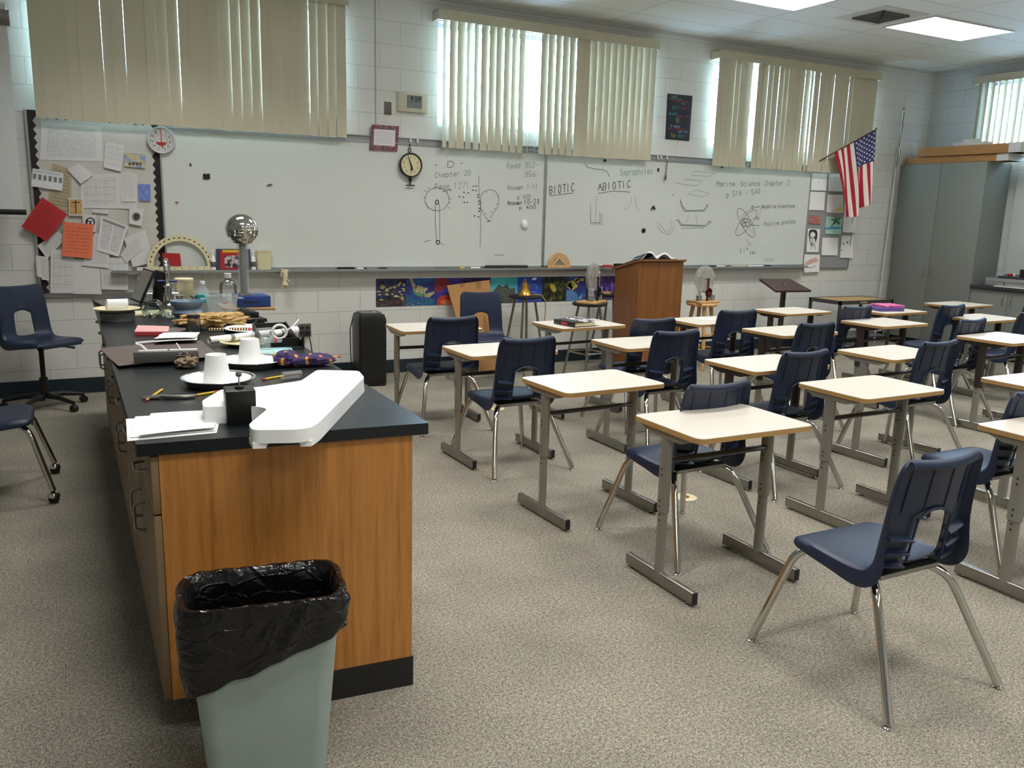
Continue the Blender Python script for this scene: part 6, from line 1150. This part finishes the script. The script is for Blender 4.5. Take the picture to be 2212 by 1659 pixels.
t = thing('white_carton', 'small white carton on top of the long cardboard boxes', 'box', (9.98, 7.0, 2.533)); obj('carton', MB().box(-.07, .07, -.28, .16, 0, .045), 'paper', t, bevel=.003); obj('lid', MB().box(-.06, .06, -.12, .04, .045, .085), 'paper', t, bevel=.003)
t = thing('drawer_tray', 'low grey metal case with a white front strip on the counter', 'case', (0, 0, 0)); obj('case', MB().box(CX+.03, RX-.03, 5.3, 6.42, .873, .972), 'alu', t, bevel=.004); obj('seam', MB().box(CX+.028, CX+.031, 5.3, 6.42, .925, .929), 'bar', t, smooth=False); obj('latch', MB().box(CX+.025, CX+.03, 6.18, 6.185, .875, .925), 'bar', t, smooth=False)
tag(obj('paper_strip', MB().box(CX-.015, CX+.02, 5.3, 6.28, .8735, .882), 'paper', smooth=False), 'long white strip lying at the front of the counter', 'paper')
tag(obj('dark_board', MB().box(CX+.07, RX-.06, 5.35, 6.30, .973, .995), 'counter', bevel=.003), 'dark flat board on the grey metal case', 'board')
t = thing('gadget_box', 'small black gadget with yellow and red bits on the dark board', 'gadget', (10.0, 6.02, .996)); obj('frame', MB().box(-.09, .09, -.20, .06, 0, .015).box(-.09, -.08, -.2, .06, .015, .09).box(.08, .09, -.2, .06, .015, .09), 'blackm', t, smooth=False); obj('red_part', MB().box(-.06, .06, -.18, -.04, .015, .06), 'red', t, bevel=.003); obj('yellow_knob', MB().lathe([(.0, .06), (.02, .062), (.022, .075), (0, .085)], 12, c=(0, -.1, 0)), 'yellow', t)
t = thing('magnet_figure', 'small red and white bits left of the black gadget', 'trinket', (9.96, 6.22, .996)); obj('red_part', MB().box(-.02, .02, -.02, .02, 0, .03), 'red', t, bevel=.004); obj('white_part', MB().lathe([(.018, 0), (.018, .02), (0, .03)], 12, c=(.05, -.01, 0)), 'paper', t)
t = thing('acrylic_sign', 'clear acrylic tile holder showing the letters Pb', 'sign', (10.08, 6.02, .9965)); obj('panel', MB().box(-.003, .003, -.14, .04, .0, .17), 'plastic', t, smooth=False); obj('card', MB().box(-.005, -.0035, -.12, .02, .03, .15), 'paper', t, smooth=False)
lt = MB()
for ch, oy in (('P', .0), ('b', -.045)):
    for s_ in FONT[ch].split():
        pts = [(-.0055, -.01+oy-int(s_[j])*.0085, .06+(int(s_[j+1])-2)*.0085) for j in range(0, len(s_)-1, 2)]; lt.tube(pts, .0022, 5)
obj('lettering', lt, 'rubber', t)
tag(obj('side_whiteboard', MB().box(RX-.025, RX-.002, 4.2, 6.462, 1.0, 2.17), 'board', bevel=.003), 'white board on the right side wall, just beyond the tall cabinet', 'whiteboard')
# ------------------------------------------------------------------ books on desks, floor outlets
t = thing('textbook', 'black and red textbook with a curled cover on the desk', 'book', (3.53, 5.66, .7215), R(8)); obj('pages', MB().box(-.105, .10, -.125, .125, .004, .032), 'cream', t, smooth=False); obj('cover', MB().box(-.11, .105, -.13, .13, 0, .004).box(-.113, -.105, -.13, .13, 0, .037).box(-.11, .02, -.13, .13, .033, .037), 'black', t, bevel=.001); obj('curled_page', MB().grid(lambda u, v: (-.01+.17*u, -.13+.26*v, .034+.012*math.sin(u*3)), 8, 3), BOOKM, t, solid=.002); obj('spine_mark', MB().box(-.1145, -.113, -.04, .03, .008, .03), 'red', t, smooth=False)
t = thing('textbook', 'pink and purple textbooks stacked on the desk', 'book', (7.25, 5.74, .7215), R(-12)); obj('lower_book', MB().box(-.16, .12, -.11, .11, 0, .035), mat('purple_cover', (92, 74, 142), .5), t, bevel=.003); obj('upper_book', MB().box(-.10, .14, -.09, .12, .035, .058), m_blobs('pink_cover', [(.35, (140, 70, 140)), (.5, (214, 92, 150)), (.65, (226, 150, 176))], 22), t, bevel=.003)
t = tag(obj('loose_paper', quad_sheet([(4.80, 5.62, .7216), (4.93, 5.60, .7216), (4.95, 5.72, .7216), (4.82, 5.74, .7216)], n=3), 'paper', solid=.001), 'small white paper on the desk in front of the wooden stool', 'paper')
for px, py, lab in ((1072, 883, 'round floor outlet cover left of the second desk of the bench row'), (1480, 1075, 'round floor outlet cover under the nearest desk')):
    c = G(px, py); t = thing('floor_outlet', lab, 'floor outlet', (c.x, c.y, .0005), 0, 'round floor outlets'); obj('cover', MB().lathe([(.068, 0), (.068, .003), (.062, .005), (0, .005)], 28), 'cream', t); obj('flap', MB().lathe([(.024, .005), (.024, .0065), (0, .0065)], 16), 'brass', t)
